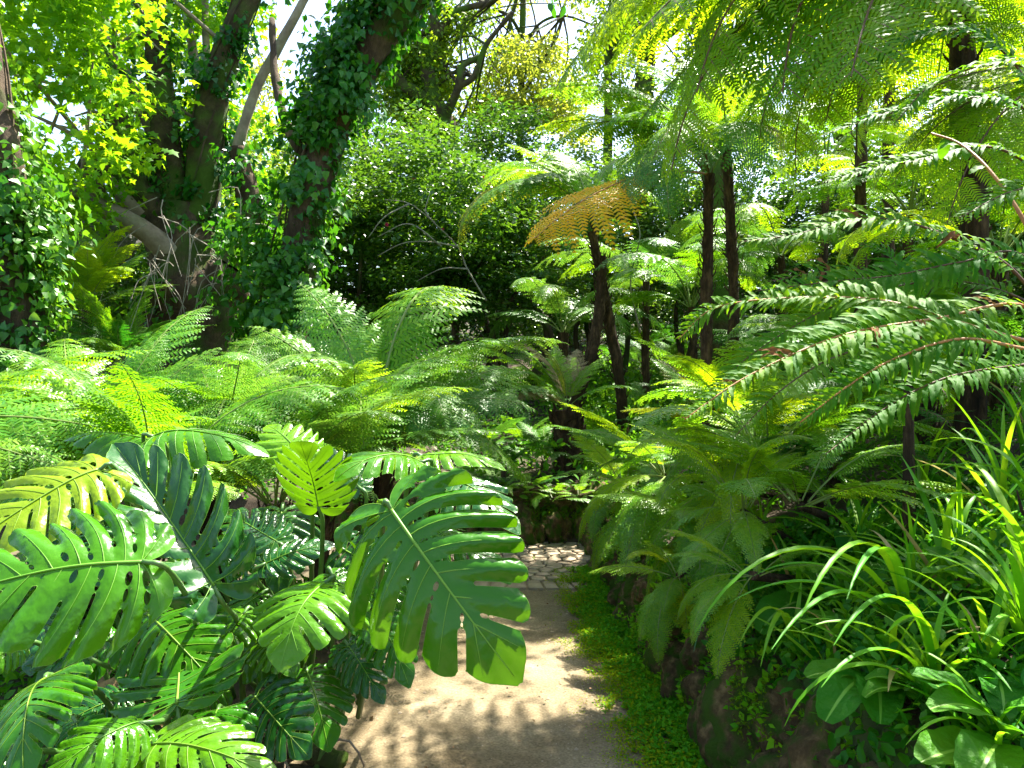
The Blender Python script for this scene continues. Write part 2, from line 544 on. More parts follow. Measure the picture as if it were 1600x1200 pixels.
def rock_mesh(name, seed, mat, rough=0.34, sub=4):
    bm = bmesh.new()
    bmesh.ops.create_icosphere(bm, subdivisions=sub, radius=1.0)
    for v in bm.verts:
        p = v.co.copy()
        k = 1 + rough * noise.noise(p * 1.1 + Vector((seed, 0, 0))) + rough * 0.5 * noise.noise(p * 2.6 + Vector((seed, 5, 0))) + rough * 0.28 * noise.noise(p * 6 + Vector((seed, 0, 9))) + rough * 0.16 * noise.noise(p * 13 + Vector((seed, 3, 9))) - rough * 0.5 * max(0, 0.08 - abs(noise.noise(p * 2.1 + Vector((seed, 8, 1)))))* 4
        # a few flattened faces, as broken stone has
        for d in (Vector((1, .2, .1)), Vector((-.3, -1, .2)), Vector((.2, -.3, 1))):
            d = d.normalized()
            s = p.dot(d)
            if s > 0.72: k *= 0.72 / s * 0.5 + 0.5
        v.co = p * k
    me = bpy.data.meshes.new(name)
    bm.to_mesh(me); bm.free()
    me.materials.append(mat)
    me.polygons.foreach_set('use_smooth', [True] * len(me.polygons))
    return me


ROCKS = [rock_mesh('rock', i * 7.3, M['rock']) for i in range(6)]
rock_list = []


def add_rock(parent, p, s, rz=None, k=None):
    o = obj('rock', ROCKS[RND.randrange(6) if k is None else k], parent)
    o.location = Vector(p) - parent.location
    o.scale = s
    o.rotation_euler = (RND.uniform(-0.4, 0.4), RND.uniform(-0.4, 0.4), RND.uniform(0, 6.28) if rz is None else rz)
    rock_list.append((Vector(p), Vector(s)))
    return o


wall = thing('rock_wall', (0.8, 4.0, 0.0), 'low dark mossy rock wall holding up the bank beside the path', 'rock wall')
y = 0.9
while y < 7.2:
    s = RND.uniform(0.15, 0.25)
    add_rock(wall, (wall_x(y) + 0.17, y, 0.08), (s * 0.8, s * 1.1, s))
    if RND.random() < 0.85:
        add_rock(wall, (wall_x(y) + 0.22, y + 0.1, 0.34 + RND.uniform(-0.04, 0.05)), (s * 0.75, s * 1.0, s * 0.75))
    y += s * 1.45
boulder = thing('mossy_boulder', (0.9, 2.62, 0.25), 'large dark boulder with moss and a pale tan patch at the wall foot', 'boulder')
add_rock(boulder, (0.98, 2.85, 0.24), (0.20, 0.27, 0.29), 0.4, 1)
boulder2 = thing('mossy_boulder', (0.98, 2.25, 0.25), 'dark boulder under the spoon leaved rosette at the frame bottom', 'boulder')
add_rock(boulder2, (1.08, 2.35, 0.26), (0.21, 0.25, 0.34), 1.4, 2)
bankwall = thing('bank_rocks', (0.1, 7.3, 0.0), 'mossy green rock face behind the cobbled bend', 'rock wall')
x = -1.6
while x < 0.8:
    s = RND.uniform(0.2, 0.3)
    add_rock(bankwall, (x, 7.36 + RND.uniform(-0.03, 0.05), 0.12), (s, s * 0.7, s))
    add_rock(bankwall, (x + 0.1, 7.5, 0.38), (s, s * 0.7, s * 0.7))
    x += s * 1.3
outcrop = thing('stone_outcrop', P(128, 378, 11.5), 'grey stone outcrop showing between the trees on the slope', 'rock')
o = obj('rock', rock_mesh('rock', 91.0, M['rock_grey'], 0.25), outcrop)
o.scale = (0.85, 0.6, 0.5)

# ------------------------------------------------------------------ leaf clouds
TEMPL = {
    # kite folded along the midrib
    'kite': (np.array([(0, 0, 0), (-0.28, 0.42, 0.06), (0, 1, -0.06), (0.28, 0.42, 0.06)]), np.array([(0, 3, 2), (0, 2, 1)])),
    'oval': (np.array([(0, 0, 0), (-0.22, 0.28, 0.05), (-0.22, 0.66, 0.03), (0, 1, -0.10), (0.22, 0.66, 0.03), (0.22, 0.28, 0.05)]), np.array([(0, 5, 4), (0, 4, 3), (0, 3, 2), (0, 2, 1)])),
    'ivy': (np.array([(0, 0, 0), (-0.42, 0.10, 0.03), (-0.30, 0.5, 0.06), (0, 1, -0.10), (0.30, 0.5, 0.06), (0.42, 0.10, 0.03)]), np.array([(0, 5, 4), (0, 4, 3), (0, 3, 2), (0, 2, 1)])),
    'star': (np.array([(0, 0, 0), (0.34, -0.06, -0.04), (0.22, 0.24, 0.0), (0.56, 0.42, -0.08), (0.22, 0.56, 0.0), (0, 1.0, -0.1), (-0.22, 0.56, 0.0), (-0.56, 0.42, -0.08), (-0.22, 0.24, 0.0), (-0.34, -0.06, -0.04)]),
             np.array([(0, 1, 2), (2, 3, 4), (0, 2, 4), (4, 5, 6), (0, 4, 6), (6, 7, 8), (0, 6, 8), (0, 8, 9)])),
}


def unit(a):
    return a / np.maximum(np.linalg.norm(a, axis=1, keepdims=True), 1e-9)


def cloud_arrays(C, A, Nn, S, templ):
    T, TF = TEMPL[templ]
    A = unit(A)
    Nn = unit(Nn - (Nn * A).sum(1, keepdims=True) * A)
    B = np.cross(A, Nn)
    k = len(T)
    V = (C[:, None, :] + S[:, None, None] * (T[None, :, 0, None] * B[:, None, :] + T[None, :, 1, None] * A[:, None, :] + T[None, :, 2, None] * Nn[:, None, :]))
    F = TF[None] + (np.arange(len(C)) * k)[:, None, None]
    return V.reshape(-1, 3), F.reshape(-1, 3)


def cloud_mesh(name, C, A, Nn, S, templ, mat):
    V, F = cloud_arrays(np.asarray(C), np.asarray(A), np.asarray(Nn), np.asarray(S), templ)
    return mesh_np(name, V, F, mat)


def clump_cloud(name, centres, radii, n_per, size, templ, mat, flat=0.6, up=1.0, hang=0.3, sigma=None):
    """clumps of leaves: each clump a flattened ball of leaves that point outwards and hang a little"""
    centres = np.asarray(centres, dtype=float); radii = np.asarray(radii, dtype=float)
    idx = np.repeat(np.arange(len(centres)), n_per)
    n = len(idx)
    d = unit(NP.normal(size=(n, 3)))
    rr = NP.random(n) ** 0.5
    off = d * rr[:, None] * radii[idx][:, None]
    off[:, 2] *= flat
    C = centres[idx] + off
    A = d + NP.normal(size=(n, 3)) * 0.6
    A[:, 2] -= hang
    Nn = NP.normal(size=(n, 3)) * 0.6
    Nn[:, 2] += up
    S = size * NP.uniform(0.65, 1.25, n)
    return cloud_mesh(name, C, A, Nn, S, templ, mat)


def ivy_cloud(name, pts, radii, n, size, mat, spread=0.22, templ='ivy', clump=26):
    """ivy on a limb: leaves hang in overlapping clumps off the limb's skin"""
    pts = [Vector(p) for p in pts]
    m = len(pts)
    cl = []
    for _ in range(clump):
        u = RND.random() * (m - 1.001); k = int(u)
        p = pts[k].lerp(pts[k + 1], u - k)
        r = radii[k] + (radii[k + 1] - radii[k]) * (u - k)
        t = (pts[k + 1] - pts[k]).normalized()
        a = t.orthogonal().normalized(); b = t.cross(a)
        ang = RND.uniform(0, 6.283)
        d = a * math.cos(ang) + b * math.sin(ang)
        q = spread * RND.random() ** 1.6
        cl.append((p + d * (r + q), d, q))
    Cc = np.array([tuple(c[0]) for c in cl]); Dc = np.array([tuple(c[1]) for c in cl]); Rc = np.array([0.10 + 0.5 * c[2] + 0.06 for c in cl])
    idx = NP.integers(0, clump, n)
    C = Cc[idx] + unit(NP.normal(size=(n, 3))) * (Rc[idx] * NP.random(n) ** 0.5)[:, None]
    A = NP.normal(size=(n, 3)) * 0.6 + Dc[idx] * 0.4
    A[:, 2] -= 0.9
    Nn = Dc[idx] + NP.normal(size=(n, 3)) * 0.45
    Nn[:, 2] += 0.5
    return cloud_mesh(name, C, A, Nn, size * NP.uniform(0.6, 1.3, n), templ, mat)


def grow(V, F, p, d, L, r, depth, tips, wig=0.25, kids=(2, 3), sides=6, up=0.15, limbs=None):
    """a wandering limb with side branches; tips collects where the leaves sit"""
    n = 6
    pts = [p.copy()]
    dd = d.normalized()
    for i in range(n):
        dd = (dd + Vector((RND.uniform(-1, 1), RND.uniform(-1, 1), RND.uniform(-1, 1) + up)) * wig).normalized()
        pts.append(pts[-1] + dd * (L / n))
    rr = taper(n + 1, r, r * 0.55)
    tube(V, F, pts, rr, sides, 0.18, 4.0)
    if depth == 0:
        tips.extend(pts[2:])
        return
    tips.append(pts[-1])
    for _ in range(RND.randint(*kids)):
        k = RND.randint(2, n)
        nd = (dd + Vector((RND.uniform(-1, 1), RND.uniform(-1, 1), RND.uniform(-0.5, 1))) * 0.95).normalized()
        grow(V, F, pts[k], nd, L * RND.uniform(0.55, 0.75), rr[k] * 0.62, depth - 1, tips, wig, kids, max(4, sides - 1), up)


# ------------------------------------------------------------------ moss and undergrowth on the ground
n = 90000
yv = 1.3 + 4.9 * NP.random(n)
edge = np.array([0.34 + 0.035 * max(0.0, 4.0 - v) + 0.10 * nz(v * 1.1, 2.0) + 0.09 * nz(v * 3, 8) + 0.05 * nz(v * 9, 3) + (0.02 if v < 4 else -0.04) for v in yv])
xv = edge + (np.array([wall_x(v) for v in yv]) + 0.14 - edge) * NP.random(n) ** 0.55 - np.abs(NP.normal(size=n)) * 0.05
fr = (xv - edge) / 0.35
hz = np.array([max(ht(a, b), 0.006 + 0.010 * nz(a * 2.2, b * 2.2, 1)) for a, b in zip(xv, yv)]) + NP.random(n) * (0.012 + 0.035 * np.clip(fr, 0, 1))
Nn = NP.normal(size=(n, 3)) * 0.5; Nn[:, 2] += 0.8
sz = (0.008 + 0.016 * np.clip(fr, 0, 1.2)) * NP.uniform(0.6, 1.3, n)
k1 = fr < 0.55 + 0.35 * NP.normal(size=n)
keep = np.array([nz(a * 5, b * 5, 4) + 0.5 * nz(a * 15, b * 15, 4) > -0.16 - 0.25 * min(1, max(0, c)) for a, b, c in zip(xv, yv, fr)])
xv, yv, hz, fr, sz, Nn, k1 = xv[keep], yv[keep], hz[keep], fr[keep], sz[keep], Nn[keep], k1[keep]
n = len(xv)
C = np.stack([xv, yv, hz], 1); A = NP.normal(size=(n, 3)); A[:, 2] = np.abs(A[:, 2]) * 0.5
tag(obj('moss', cloud_mesh('moss', C[k1], A[k1], Nn[k1], sz[k1], 'kite', M['moss'])), 'yellowish moss creeping over the path edge', 'moss', None, 'stuff')
tag(obj('ground_cover', cloud_mesh('ground_cover', C[~k1], A[~k1], Nn[~k1], sz[~k1] * 1.15, 'oval', M['cover'])), 'tiny bright green ground cover along the rock wall foot', 'ground cover', None, 'stuff')


def rock_moss(name, parent, rocks, n, mat, size=0.014):
    C = []; Nn = []
    for _ in range(n):
        p, s = rocks[RND.randrange(len(rocks))]
        d = Vector((RND.gauss(0, 1), RND.gauss(0, 1), RND.gauss(0.5, 0.9))).normalized()
        if nz(p.x * 3 + d.x * 1.6, p.y * 3 + d.y * 1.6, d.z * 1.6) < -0.02: continue
        q = p + Vector((d.x * s.x, d.y * s.y, d.z * s.z)) * 0.98
        C.append(tuple(q)); Nn.append(tuple(d))
    C = np.array(C); Nn = np.array(Nn)
    A = NP.normal(size=C.shape) + Nn * 0.8
    me = cloud_mesh(name, C, A, Nn + NP.normal(size=C.shape) * 0.6, size * NP.uniform(0.6, 1.6, len(C)), 'kite', mat)
    o = obj_at(name, me, parent, parent.location)
    o['kind'] = 'stuff'
    return o


wr = [r for r in rock_list if r[0].x > 0.6 and r[0].y < 7.2]
br = [r for r in rock_list if r[0].y > 7.2]
rock_moss('moss', wall, wr, 80000, M['rock_moss'], 0.013)
hang = rock_moss('creeping_leaves', wall, wr, 34000, M['cover'], 0.026)
rock_moss('moss', bankwall, br, 26000, M['rock_moss'], 0.02)


def ground_cloud(name, n, xr, yr, size, templ, mat, hgt, label, seed, thr=-0.1, up=0.8):
    C = []
    while len(C) < n:
        x = RND.uniform(*xr); y = RND.uniform(*yr)
        if -1.0 < x < wall_x(y) + 0.1 and y < 7.3: continue
        if y > 5.5 and y < 7.3 and x < 0.7: continue
        k = nz(x * 1.1 + seed, y * 1.1)
        if k < thr: continue
        C.append((x, y, ht(x, y) + RND.random() * hgt * (0.4 + 1.2 * max(0, k + 0.2))))
    C = np.array(C)
    A = NP.normal(size=C.shape); Nn = NP.normal(size=C.shape) * 0.6; Nn[:, 2] += up
    return tag(obj(name, cloud_mesh(name, C, A, Nn, size * NP.uniform(0.5, 1.4, len(C)), templ, mat)), label, 'undergrowth', None, 'stuff')


ground_cloud('undergrowth', 60000, (0.75, 6.5), (1.2, 10.0), 0.036, 'oval', M['under'], 0.26, 'low leafy undergrowth covering the bank above the rock wall', 1.0, -0.25)
ground_cloud('undergrowth', 30000, (-9.0, 7.0), (7.3, 17.0), 0.075, 'oval', M['under'], 0.4, 'leafy undergrowth on the slope below the shrubs', 2.0, -0.25)
ground_cloud('undergrowth', 16000, (-7.0, -1.0), (1.5, 5.4), 0.06, 'oval', M['under'], 0.15, 'dark low leaves on the soil under the monstera', 3.0, -0.3)
ground_cloud('undergrowth', 40000, (0.5, 9.0), (8.5, 20.0), 0.09, 'oval', M['under'], 0.5, 'dark leafy undergrowth deep behind the tree fern trunks', 6.0, -0.9)
ground_cloud('undergrowth', 12000, (0.85, 2.4), (1.2, 3.6), 0.045, 'oval', M['under2'], 0.20, 'fresh small leaves crowding between the strap plants on the near bank', 4.0, -0.4)
C = np.array([(RND.uniform(-0.9, 0.7) if i % 3 else RND.uniform(-1.1, -0.6), RND.uniform(1.8, 5.7), 0.022) for i in range(420)])
A = NP.normal(size=C.shape); A[:, 2] *= 0.1
Nn = NP.normal(size=C.shape) * 0.25; Nn[:, 2] += 1
tag(obj('leaf_litter', cloud_mesh('leaf_litter', C, A, Nn, NP.uniform(0.008, 0.026, len(C)), 'oval', M['litter'])), 'small dry brown leaf bits scattered on the sandy path', 'litter', None, 'stuff')

# grit and small stones lying on the path, thicker along its edges
ico = np.array([(0, 0, 1), (0.9, 0, 0.1), (0.2, 0.9, 0), (-0.8, 0.5, 0.1), (-0.7, -0.6, 0), (0.3, -0.9, 0.1)])
icf = np.array([(0, 1, 2), (0, 2, 3), (0, 3, 4), (0, 4, 5), (0, 5, 1)])
n = 2600
gy = 1.6 + 4.1 * NP.random(n); side = NP.random(n)
gx = np.where(side < 0.45, -0.85 + np.abs(NP.normal(size=n)) * 0.16, np.where(side < 0.75, 0.40 - np.abs(NP.normal(size=n)) * 0.14, NP.uniform(-0.85, 0.45, n)))
gs = NP.uniform(0.002, 0.006, n) * np.where(NP.random(n) < 0.04, 2.2, 1)
ga = NP.uniform(0, 6.28, n)
co, si = np.cos(ga)[:, None], np.sin(ga)[:, None]
GV = np.stack([ico[None, :, 0] * co - ico[None, :, 1] * si, ico[None, :, 0] * si + ico[None, :, 1] * co, ico[None, :, 2] * 0.7 + 0 * co], 2) * gs[:, None, None]
GV += np.stack([gx, gy, np.array([0.005 + 0.010 * nz(a * 2.2, b * 2.2, 1) + 0.004 * nz(a * 9, b * 9, 1) for a, b in zip(gx, gy)])], 1)[:, None, :]
GF = icf[None] + (np.arange(n) * 6)[:, None, None]
tag(obj('grit', mesh_np('grit', GV.reshape(-1, 3), GF.reshape(-1, 3), M['cobble'])), 'loose grit and tiny stones on the sandy path', 'gravel', None, 'stuff')


# ------------------------------------------------------------------ fern fronds
def frond_curve(L, k, n=40, p=1.25):
    pts = [(0.0, 0.0)]; th = []
    for i in range(n):
        t = (i + 0.5) / n
        a = k * (0.45 - t ** p)
        th.append(a)
        pts.append((pts[-1][0] + L / n * math.cos(a), pts[-1][1] + L / n * math.sin(a)))
    return pts


def make_frond(name, L=2.0, n=23, width=0.46, k=1.2, start=0.16, npin=16, pin=0.245, droop=0.25, seed=0, fwd=1.2, pinw=0.8, shape=0.75, side_wave=0.0):
    """twice-divided tree-fern frond lying along +Y, upper face to +Z. Returns blade mesh, stalk mesh, tip vector."""
    rs = random.Random(seed)
    prof = frond_curve(L, k)
    m = len(prof) - 1

    def at(t):
        u = min(max(t, 0), 0.9999) * m
        i = int(u); f = u - i
        y = prof[i][0] + (prof[i + 1][0] - prof[i][0]) * f
        z = prof[i][1] + (prof[i + 1][1] - prof[i][1]) * f
        T = np.array((0.0, prof[i + 1][0] - prof[i][0], prof[i + 1][1] - prof[i][1])); T /= np.linalg.norm(T)
        return np.array((side_wave * math.sin(t * 2.6), y, z)), T, np.cross(np.array((1.0, 0, 0)), T)
    BV, BF = [], []
    SV, SF = [], []
    rp = [Vector(at(i / 24)[0]) for i in range(25)]
    tube(SV, SF, rp, [0.011 * L / 2 * (1 - 0.85 * i / 24) + 0.001 for i in range(25)], 5)
    X = np.array((1.0, 0, 0))
    for i in range(n):
        u = (i + 0.5) / n
        t = start + (1 - start) * (u ** 0.92)
        w = width * (min(1.0, 0.40 + 0.60 * u / 0.30)) * max(0.03, (1 - u)) ** shape * 1.18
        for s in (-1, 1):
            p, T, N = at(t + s * 0.004 + rs.uniform(-0.003, 0.003))
            a = fwd - 0.45 * u + rs.uniform(-0.07, 0.07)
            lift = rs.uniform(-0.06, 0.10)
            d = s * X * math.sin(a) + T * math.cos(a) + N * lift
            d /= np.linalg.norm(d)
            q = np.cross(N, d); q /= np.linalg.norm(q)      # in-plane, across the pinna
            if rs.random() < 0.025: continue
            ww = w * rs.uniform(0.84, 1.08) * (0.55 if rs.random() < 0.03 else 1)
            dr = droop * rs.uniform(0.7, 1.3)

            def cos_pt(v):
                return p + d * ww * v - N * (dr * ww * v * v) + T * (0.10 * ww * v * v)
            c = [cos_pt(v) for v in (0, 0.35, 0.7, 1.0)]
            b = len(SV)
            hw = 0.0026 * L / 2
            for j, cc in enumerate(c):
                e = q * hw * (1 - 0.28 * j)
                SV.append(Vector(cc + e + N * 0.001)); SV.append(Vector(cc - e + N * 0.001))
            for j in range(3):
                SF.append((b + 2 * j, b + 2 * j + 1, b + 2 * j + 3, b + 2 * j + 2))
            mp = max(4, int(npin * (ww / width) ** 0.6 + 0.5))
            sp = ww / mp
            for j in range(mp):
                v = (j + 0.35) / mp
                c0 = cos_pt(v)
                dd = cos_pt(min(1, v + 0.02)) - cos_pt(v - 0.02); dd /= np.linalg.norm(dd)
                Nn = np.cross(dd, q); Nn /= np.linalg.norm(Nn)
                if Nn[2] < 0: Nn = -Nn
                ln = pin * ww * (0.55 + 0.45 * width / max(ww, 0.05) * 0.5) * (1 - v ** 2.2 * 0.85) * (0.6 + 0.4 * min(1, v / 0.12)) * rs.uniform(0.88, 1.1)
                for e in (-1, 1):
                    r = q * e * 0.86 + dd * 0.50 + Nn * rs.uniform(-0.22, 0.12)
                    r /= np.linalg.norm(r)
                    g = dd * sp * pinw * 0.5
                    b = len(BV)
                    tilt = Nn * rs.uniform(-0.1, 0.1) * sp
                    BV.append(c0 - g); BV.append(c0 + g)
                    BV.append(c0 + r * ln * 0.62 + g * 0.72 + tilt); BV.append(c0 + r * ln * 0.62 - g * 0.72 - tilt)
                    BV.append(c0 + r * ln - Nn * ln * 0.12)
                    if e > 0:
                        BF += [(b, b + 1, b + 2), (b, b + 2, b + 3), (b + 3, b + 2, b + 4)]
                    else:
                        BF += [(b, b + 2, b + 1), (b, b + 3, b + 2), (b + 3, b + 4, b + 2)]
    blade = mesh_np(name, np.array(BV), np.array(BF), M['fern'])
    stalk = mesh_from('stalk', SV, SF, M['stalk_green'])
    tip = Vector((0.0, prof[-1][0], prof[-1][1]))
    return blade, stalk, tip


FR = {}
for i in range(5):
    FR['flat%d' % i] = make_frond('frond', k=0.50 + 0.09 * i, width=0.54 + 0.03 * (i % 3), droop=0.20 + 0.03 * i, seed=i, side_wave=0.06 * (i - 2))
    FR['arch%d' % i] = make_frond('frond', k=1.15 + 0.12 * i, width=0.52 + 0.03 * (i % 3), droop=0.26 + 0.03 * i, seed=10 + i, side_wave=0.07 * (2 - i))
    FR['bend%d' % i] = make_frond('frond', k=1.8 + 0.15 * i, width=0.50 + 0.03 * (i % 3), droop=0.32 + 0.03 * i, seed=20 + i, side_wave=0.06 * (i - 2))
# broad, finely cut overhead fronds
FR['wide0'] = make_frond('frond', L=2.0, n=24, width=0.62, k=0.9, droop=0.30, npin=26, pin=0.19, seed=31, start=0.2, shape=0.6)
FR['wide1'] = make_frond('frond', L=2.0, n=24, width=0.60, k=1.3, droop=0.40, npin=26, pin=0.19, seed=32, start=0.2, shape=0.6, side_wave=0.07)
FR['gold0'] = make_frond('frond', k=0.75, n=18, width=0.46, droop=0.5, seed=61, start=0.46, shape=0.55)
# smaller, coarser ground ferns
FR['lace0'] = make_frond('frond', L=1.0, n=24, width=0.25, k=1.1, droop=0.25, npin=13, pin=0.30, seed=41, start=0.2, fwd=1.05, pinw=0.85)
FR['lace1'] = make_frond('frond', L=1.0, n=25, width=0.22, k=1.6, droop=0.30, npin=12, pin=0.30, seed=42, start=0.22, fwd=1.05, pinw=0.85, side_wave=0.05)
FR['lace2'] = make_frond('frond', L=1.0, n=22, width=0.26, k=0.7, droop=0.2, npin=13, pin=0.28, seed=43, start=0.18, fwd=1.0, pinw=0.85)


def align_matrix(tipv, base, tip, up=None):
    """matrix that carries a piece (base at 0, tip at tipv, face +Z) to run from base to tip with its face towards up"""
    up = Vector(up) if up is not None else Vector((0, 0, 1))
    E1 = (tip - base)
    ln = E1.length
    E1.normalize()
    E3 = up - E1 * up.dot(E1)
    if E3.length < 1e-3: E3 = Vector((0, -1, 0.3)) - E1 * Vector((0, -1, 0.3)).dot(E1)
    E3.normalize()
    E2 = E1.cross(E3)
    e1 = tipv.normalized(); e2 = Vector((1, 0, 0)); e3 = e2.cross(e1).normalized()
    A = Matrix((E2, E1, E3)).transposed()
    B = Matrix((e2, e1, e3))
    return (A @ B).to_4x4(), ln / tipv.length


def set_mat(o, mat):
    s = o.material_slots[0]
    s.link = 'OBJECT'
    s.material = mat


def add_frond(root, var, base, tip, mat='fern', stalk='stalk_green', up=None, name='frond'):
    blade, st, tipv = FR[var]
    rot, sc = align_matrix(tipv, base, tip, up)
    o = obj(name, blade, root)
    o.matrix_local = Matrix.Translation(base - root.location) @ rot @ Matrix.Diagonal((sc * RND.uniform(0.85, 1.15), sc, sc, 1))
    set_mat(o, M[mat])
    s = obj('stalk', st, o)
    set_mat(s, M[stalk])
    return o


def pick(kind):
    return kind + str(RND.randrange({'wide': 2, 'lace': 3}.get(kind, 5)))


def crown(root, c, n, L, el, kinds=('arch', 'bend'), mats=('fern',), stalk='stalk_green', az0=0.0, az1=6.2832, drop=0.0):
    """n fronds springing from c in all directions"""
    for i in range(n):
        az = az0 + (az1 - az0) * (i + RND.uniform(0.15, 0.85)) / n
        e = RND.uniform(*el)
        ln = RND.uniform(*L)
        d = Vector((math.cos(az) * math.cos(e), math.sin(az) * math.cos(e), math.sin(e)))
        roll = Vector((RND.uniform(-0.25, 0.25), RND.uniform(-0.25, 0.25), 1))
        add_frond(root, pick(RND.choice(kinds)), Vector(c) + d * 0.04, Vector(c) + d * ln + Vector((0, 0, -drop * ln)), RND.choice(mats), stalk, roll)


def fern_trunk(root, pts, r0, r1, stubs=110, mat='fern_trunk'):
    """fibrous tree-fern trunk with the stubs of old stalks"""
    pts = resample(pts, 16)
    rr = taper(16, r0, r1)
    V, F = [], []
    tube(V, F, pts, rr, 12, 0.35, 9.0)
    for i in range(stubs):
        u = i / stubs * 14.5; k = int(u)
        p = pts[k].lerp(pts[k + 1], u - k); r = rr[k]
        t = (pts[k + 1] - pts[k]).normalized()
        a = t.orthogonal().normalized(); b = t.cross(a)
        ang = i * 2.4 + RND.uniform(-0.3, 0.3)
        d = a * math.cos(ang) + b * math.sin(ang)
        q = p + d * r * 0.85
        l = RND.uniform(0.04, 0.11)
        tube(V, F, [q, q + d * l * 0.45 + t * l * 0.6, q + d * l * 0.6 + t * l * RND.uniform(0.9, 1.5)], [r * 0.16, r * 0.12, r * 0.05], 4)
    me = mesh_from('trunk', V, F, M[mat], smooth_shade=False)
    return obj_at('trunk', me, root, root.location)


def tree_fern(name, foot, top, r, label, group=None, lean=None, r1=None):
    root = thing(name, Vector(foot), label, 'tree fern', group)
    foot, top = Vector(foot), Vector(top)
    mid = foot.lerp(top, 0.5) + (Vector(lean) if lean else Vector((RND.uniform(-.04, .04), 0, 0)))
    fern_trunk(root, [foot - Vector((0, 0, 0.15)), mid, top], r, r1 or r * 0.8)
    return root


def ground_at(p):
    return Vector((p.x, p.y, ht(p.x, p.y)))


def hit(px, py, d):
    """where the sight line through (px, py) meets the ground, no nearer than 0.7 d"""
    t = 0.7 * d
    while t < 30:
        p = P(px, py, t)
        if p.z <= ht(p.x, p.y): return p, t / d
        t += 0.01
    return P(px, py, d), 1.0


# --- the low tree ferns of the bed on the left
GL = 'low tree ferns of the bed on the left'
def low_fern(c, label, r=0.09):
    return tree_fern('tree_fern', ground_at(c), c, r, label, GL)


c = P(-190, 720, 3.9)
f = low_fern(c, 'low tree fern at the left frame edge reaching sunlit pale fronds in')
for t, k, m in (((215, 668, 3.5), 'arch', 'fern_light'), ((120, 640, 4.2), 'arch', 'fern_light'), ((60, 600, 4.6), 'flat', 'fern_light'), ((150, 610, 5.4), 'flat', 'fern_light'), ((260, 690, 4.4), 'flat', 'fern_light'), ((90, 680, 3.4), 'flat', 'fern_light'), ((110, 720, 3.3), 'arch', 'fern_light'), ((-40, 560, 4.6), 'arch', 'fern'), ((40, 800, 3.2), 'bend', 'fern'), ((10, 690, 4.9), 'flat', 'fern_light')):
    add_frond(f, pick(k), c, P(*t), m, 'stalk_green', (RND.uniform(-0.25, 0.25), -0.55, 0.8))
crown(f, c, 7, (1.0, 1.5), (0.1, 0.7), kinds=('flat', 'arch'), mats=('fern', 'fern_light'))
crown(f, c, 8, (0.9, 1.3), (-0.3, 0.1), kinds=('flat', 'arch'), mats=('fern', 'fern_sage'))

c = P(140, 730, 4.7)
f = low_fern(c, 'low tree fern behind the sunlit monstera leaf with a tall tiered frond')
for t, k, m in (((318, 478, 5.6), 'arch', 'fern_light'), ((25, 575, 4.7), 'arch', 'fern_light'), ((110, 530, 5.4), 'arch', 'fern_light'), ((250, 520, 5.0), 'arch', 'fern'), ((345, 545, 4.9), 'flat', 'fern_light'), ((20, 560, 5.6), 'flat', 'fern_light'), ((300, 600, 4.3), 'flat', 'fern_light'), ((340, 640, 4.3), 'bend', 'fern'), ((210, 690, 3.8), 'bend', 'fern'), ((60, 640, 4.0), 'arch', 'fern_light'), ((190, 590, 6.0), 'flat', 'fern')):
    add_frond(f, pick(k), c, P(*t), m, 'stalk_green', (RND.uniform(-0.25, 0.25), -0.55, 0.8))
crown(f, c, 9, (0.9, 1.5), (0.0, 0.5), kinds=('flat', 'arch'), mats=('fern', 'fern_light'))
crown(f, c, 8, (0.9, 1.3), (-0.35, 0.1), kinds=('flat', 'arch'), mats=('fern', 'fern_sage'))

c = P(345, 700, 5.0)
f = low_fern(c, 'low tree fern in the middle of the left bed above the monstera')
for t, k, m in (((475, 590, 4.8), 'arch', 'fern_light'), ((400, 525, 6.0), 'arch', 'fern'), ((290, 560, 5.4), 'arch', 'fern_light'), ((500, 640, 4.6), 'bend', 'fern'), ((380, 770, 3.9), 'bend', 'fern_sage'), ((310, 740, 3.8), 'bend', 'fern'), ((430, 560, 5.6), 'arch', 'fern_light'), ((520, 600, 5.4), 'flat', 'fern_light'), ((210, 600, 5.6), 'flat', 'fern_light'), ((420, 660, 4.2), 'flat', 'fern'), ((240, 640, 4.6), 'bend', 'fern'), ((355, 600, 6.2), 'arch', 'fern')):
    add_frond(f, pick(k), c, P(*t), m, 'stalk_green', (RND.uniform(-0.25, 0.25), -0.55, 0.8))
crown(f, c, 10, (0.9, 1.5), (0.0, 0.5), kinds=('flat', 'arch'), mats=('fern', 'fern_light', 'fern_sage'))
crown(f, c, 9, (0.9, 1.3), (-0.35, 0.1), kinds=('flat', 'arch'), mats=('fern', 'fern_sage'))

for cc_, lab_, n_ in (((430, 790, 4.0), 'low fern filling the dip between the tree ferns and the monstera', 13), ((230, 800, 3.7), 'low fern just behind the top monstera leaves', 12), ((500, 740, 4.6), 'low fern at the bend beside the biggest monstera leaf', 11)):
    c = P(*cc_)
    f = low_fern(c, lab_, 0.06)
    crown(f, c, n_, (0.8, 1.25), (0.0, 0.75), kinds=('flat', 'arch'), mats=('fern', 'fern_sage', 'fern_light'))

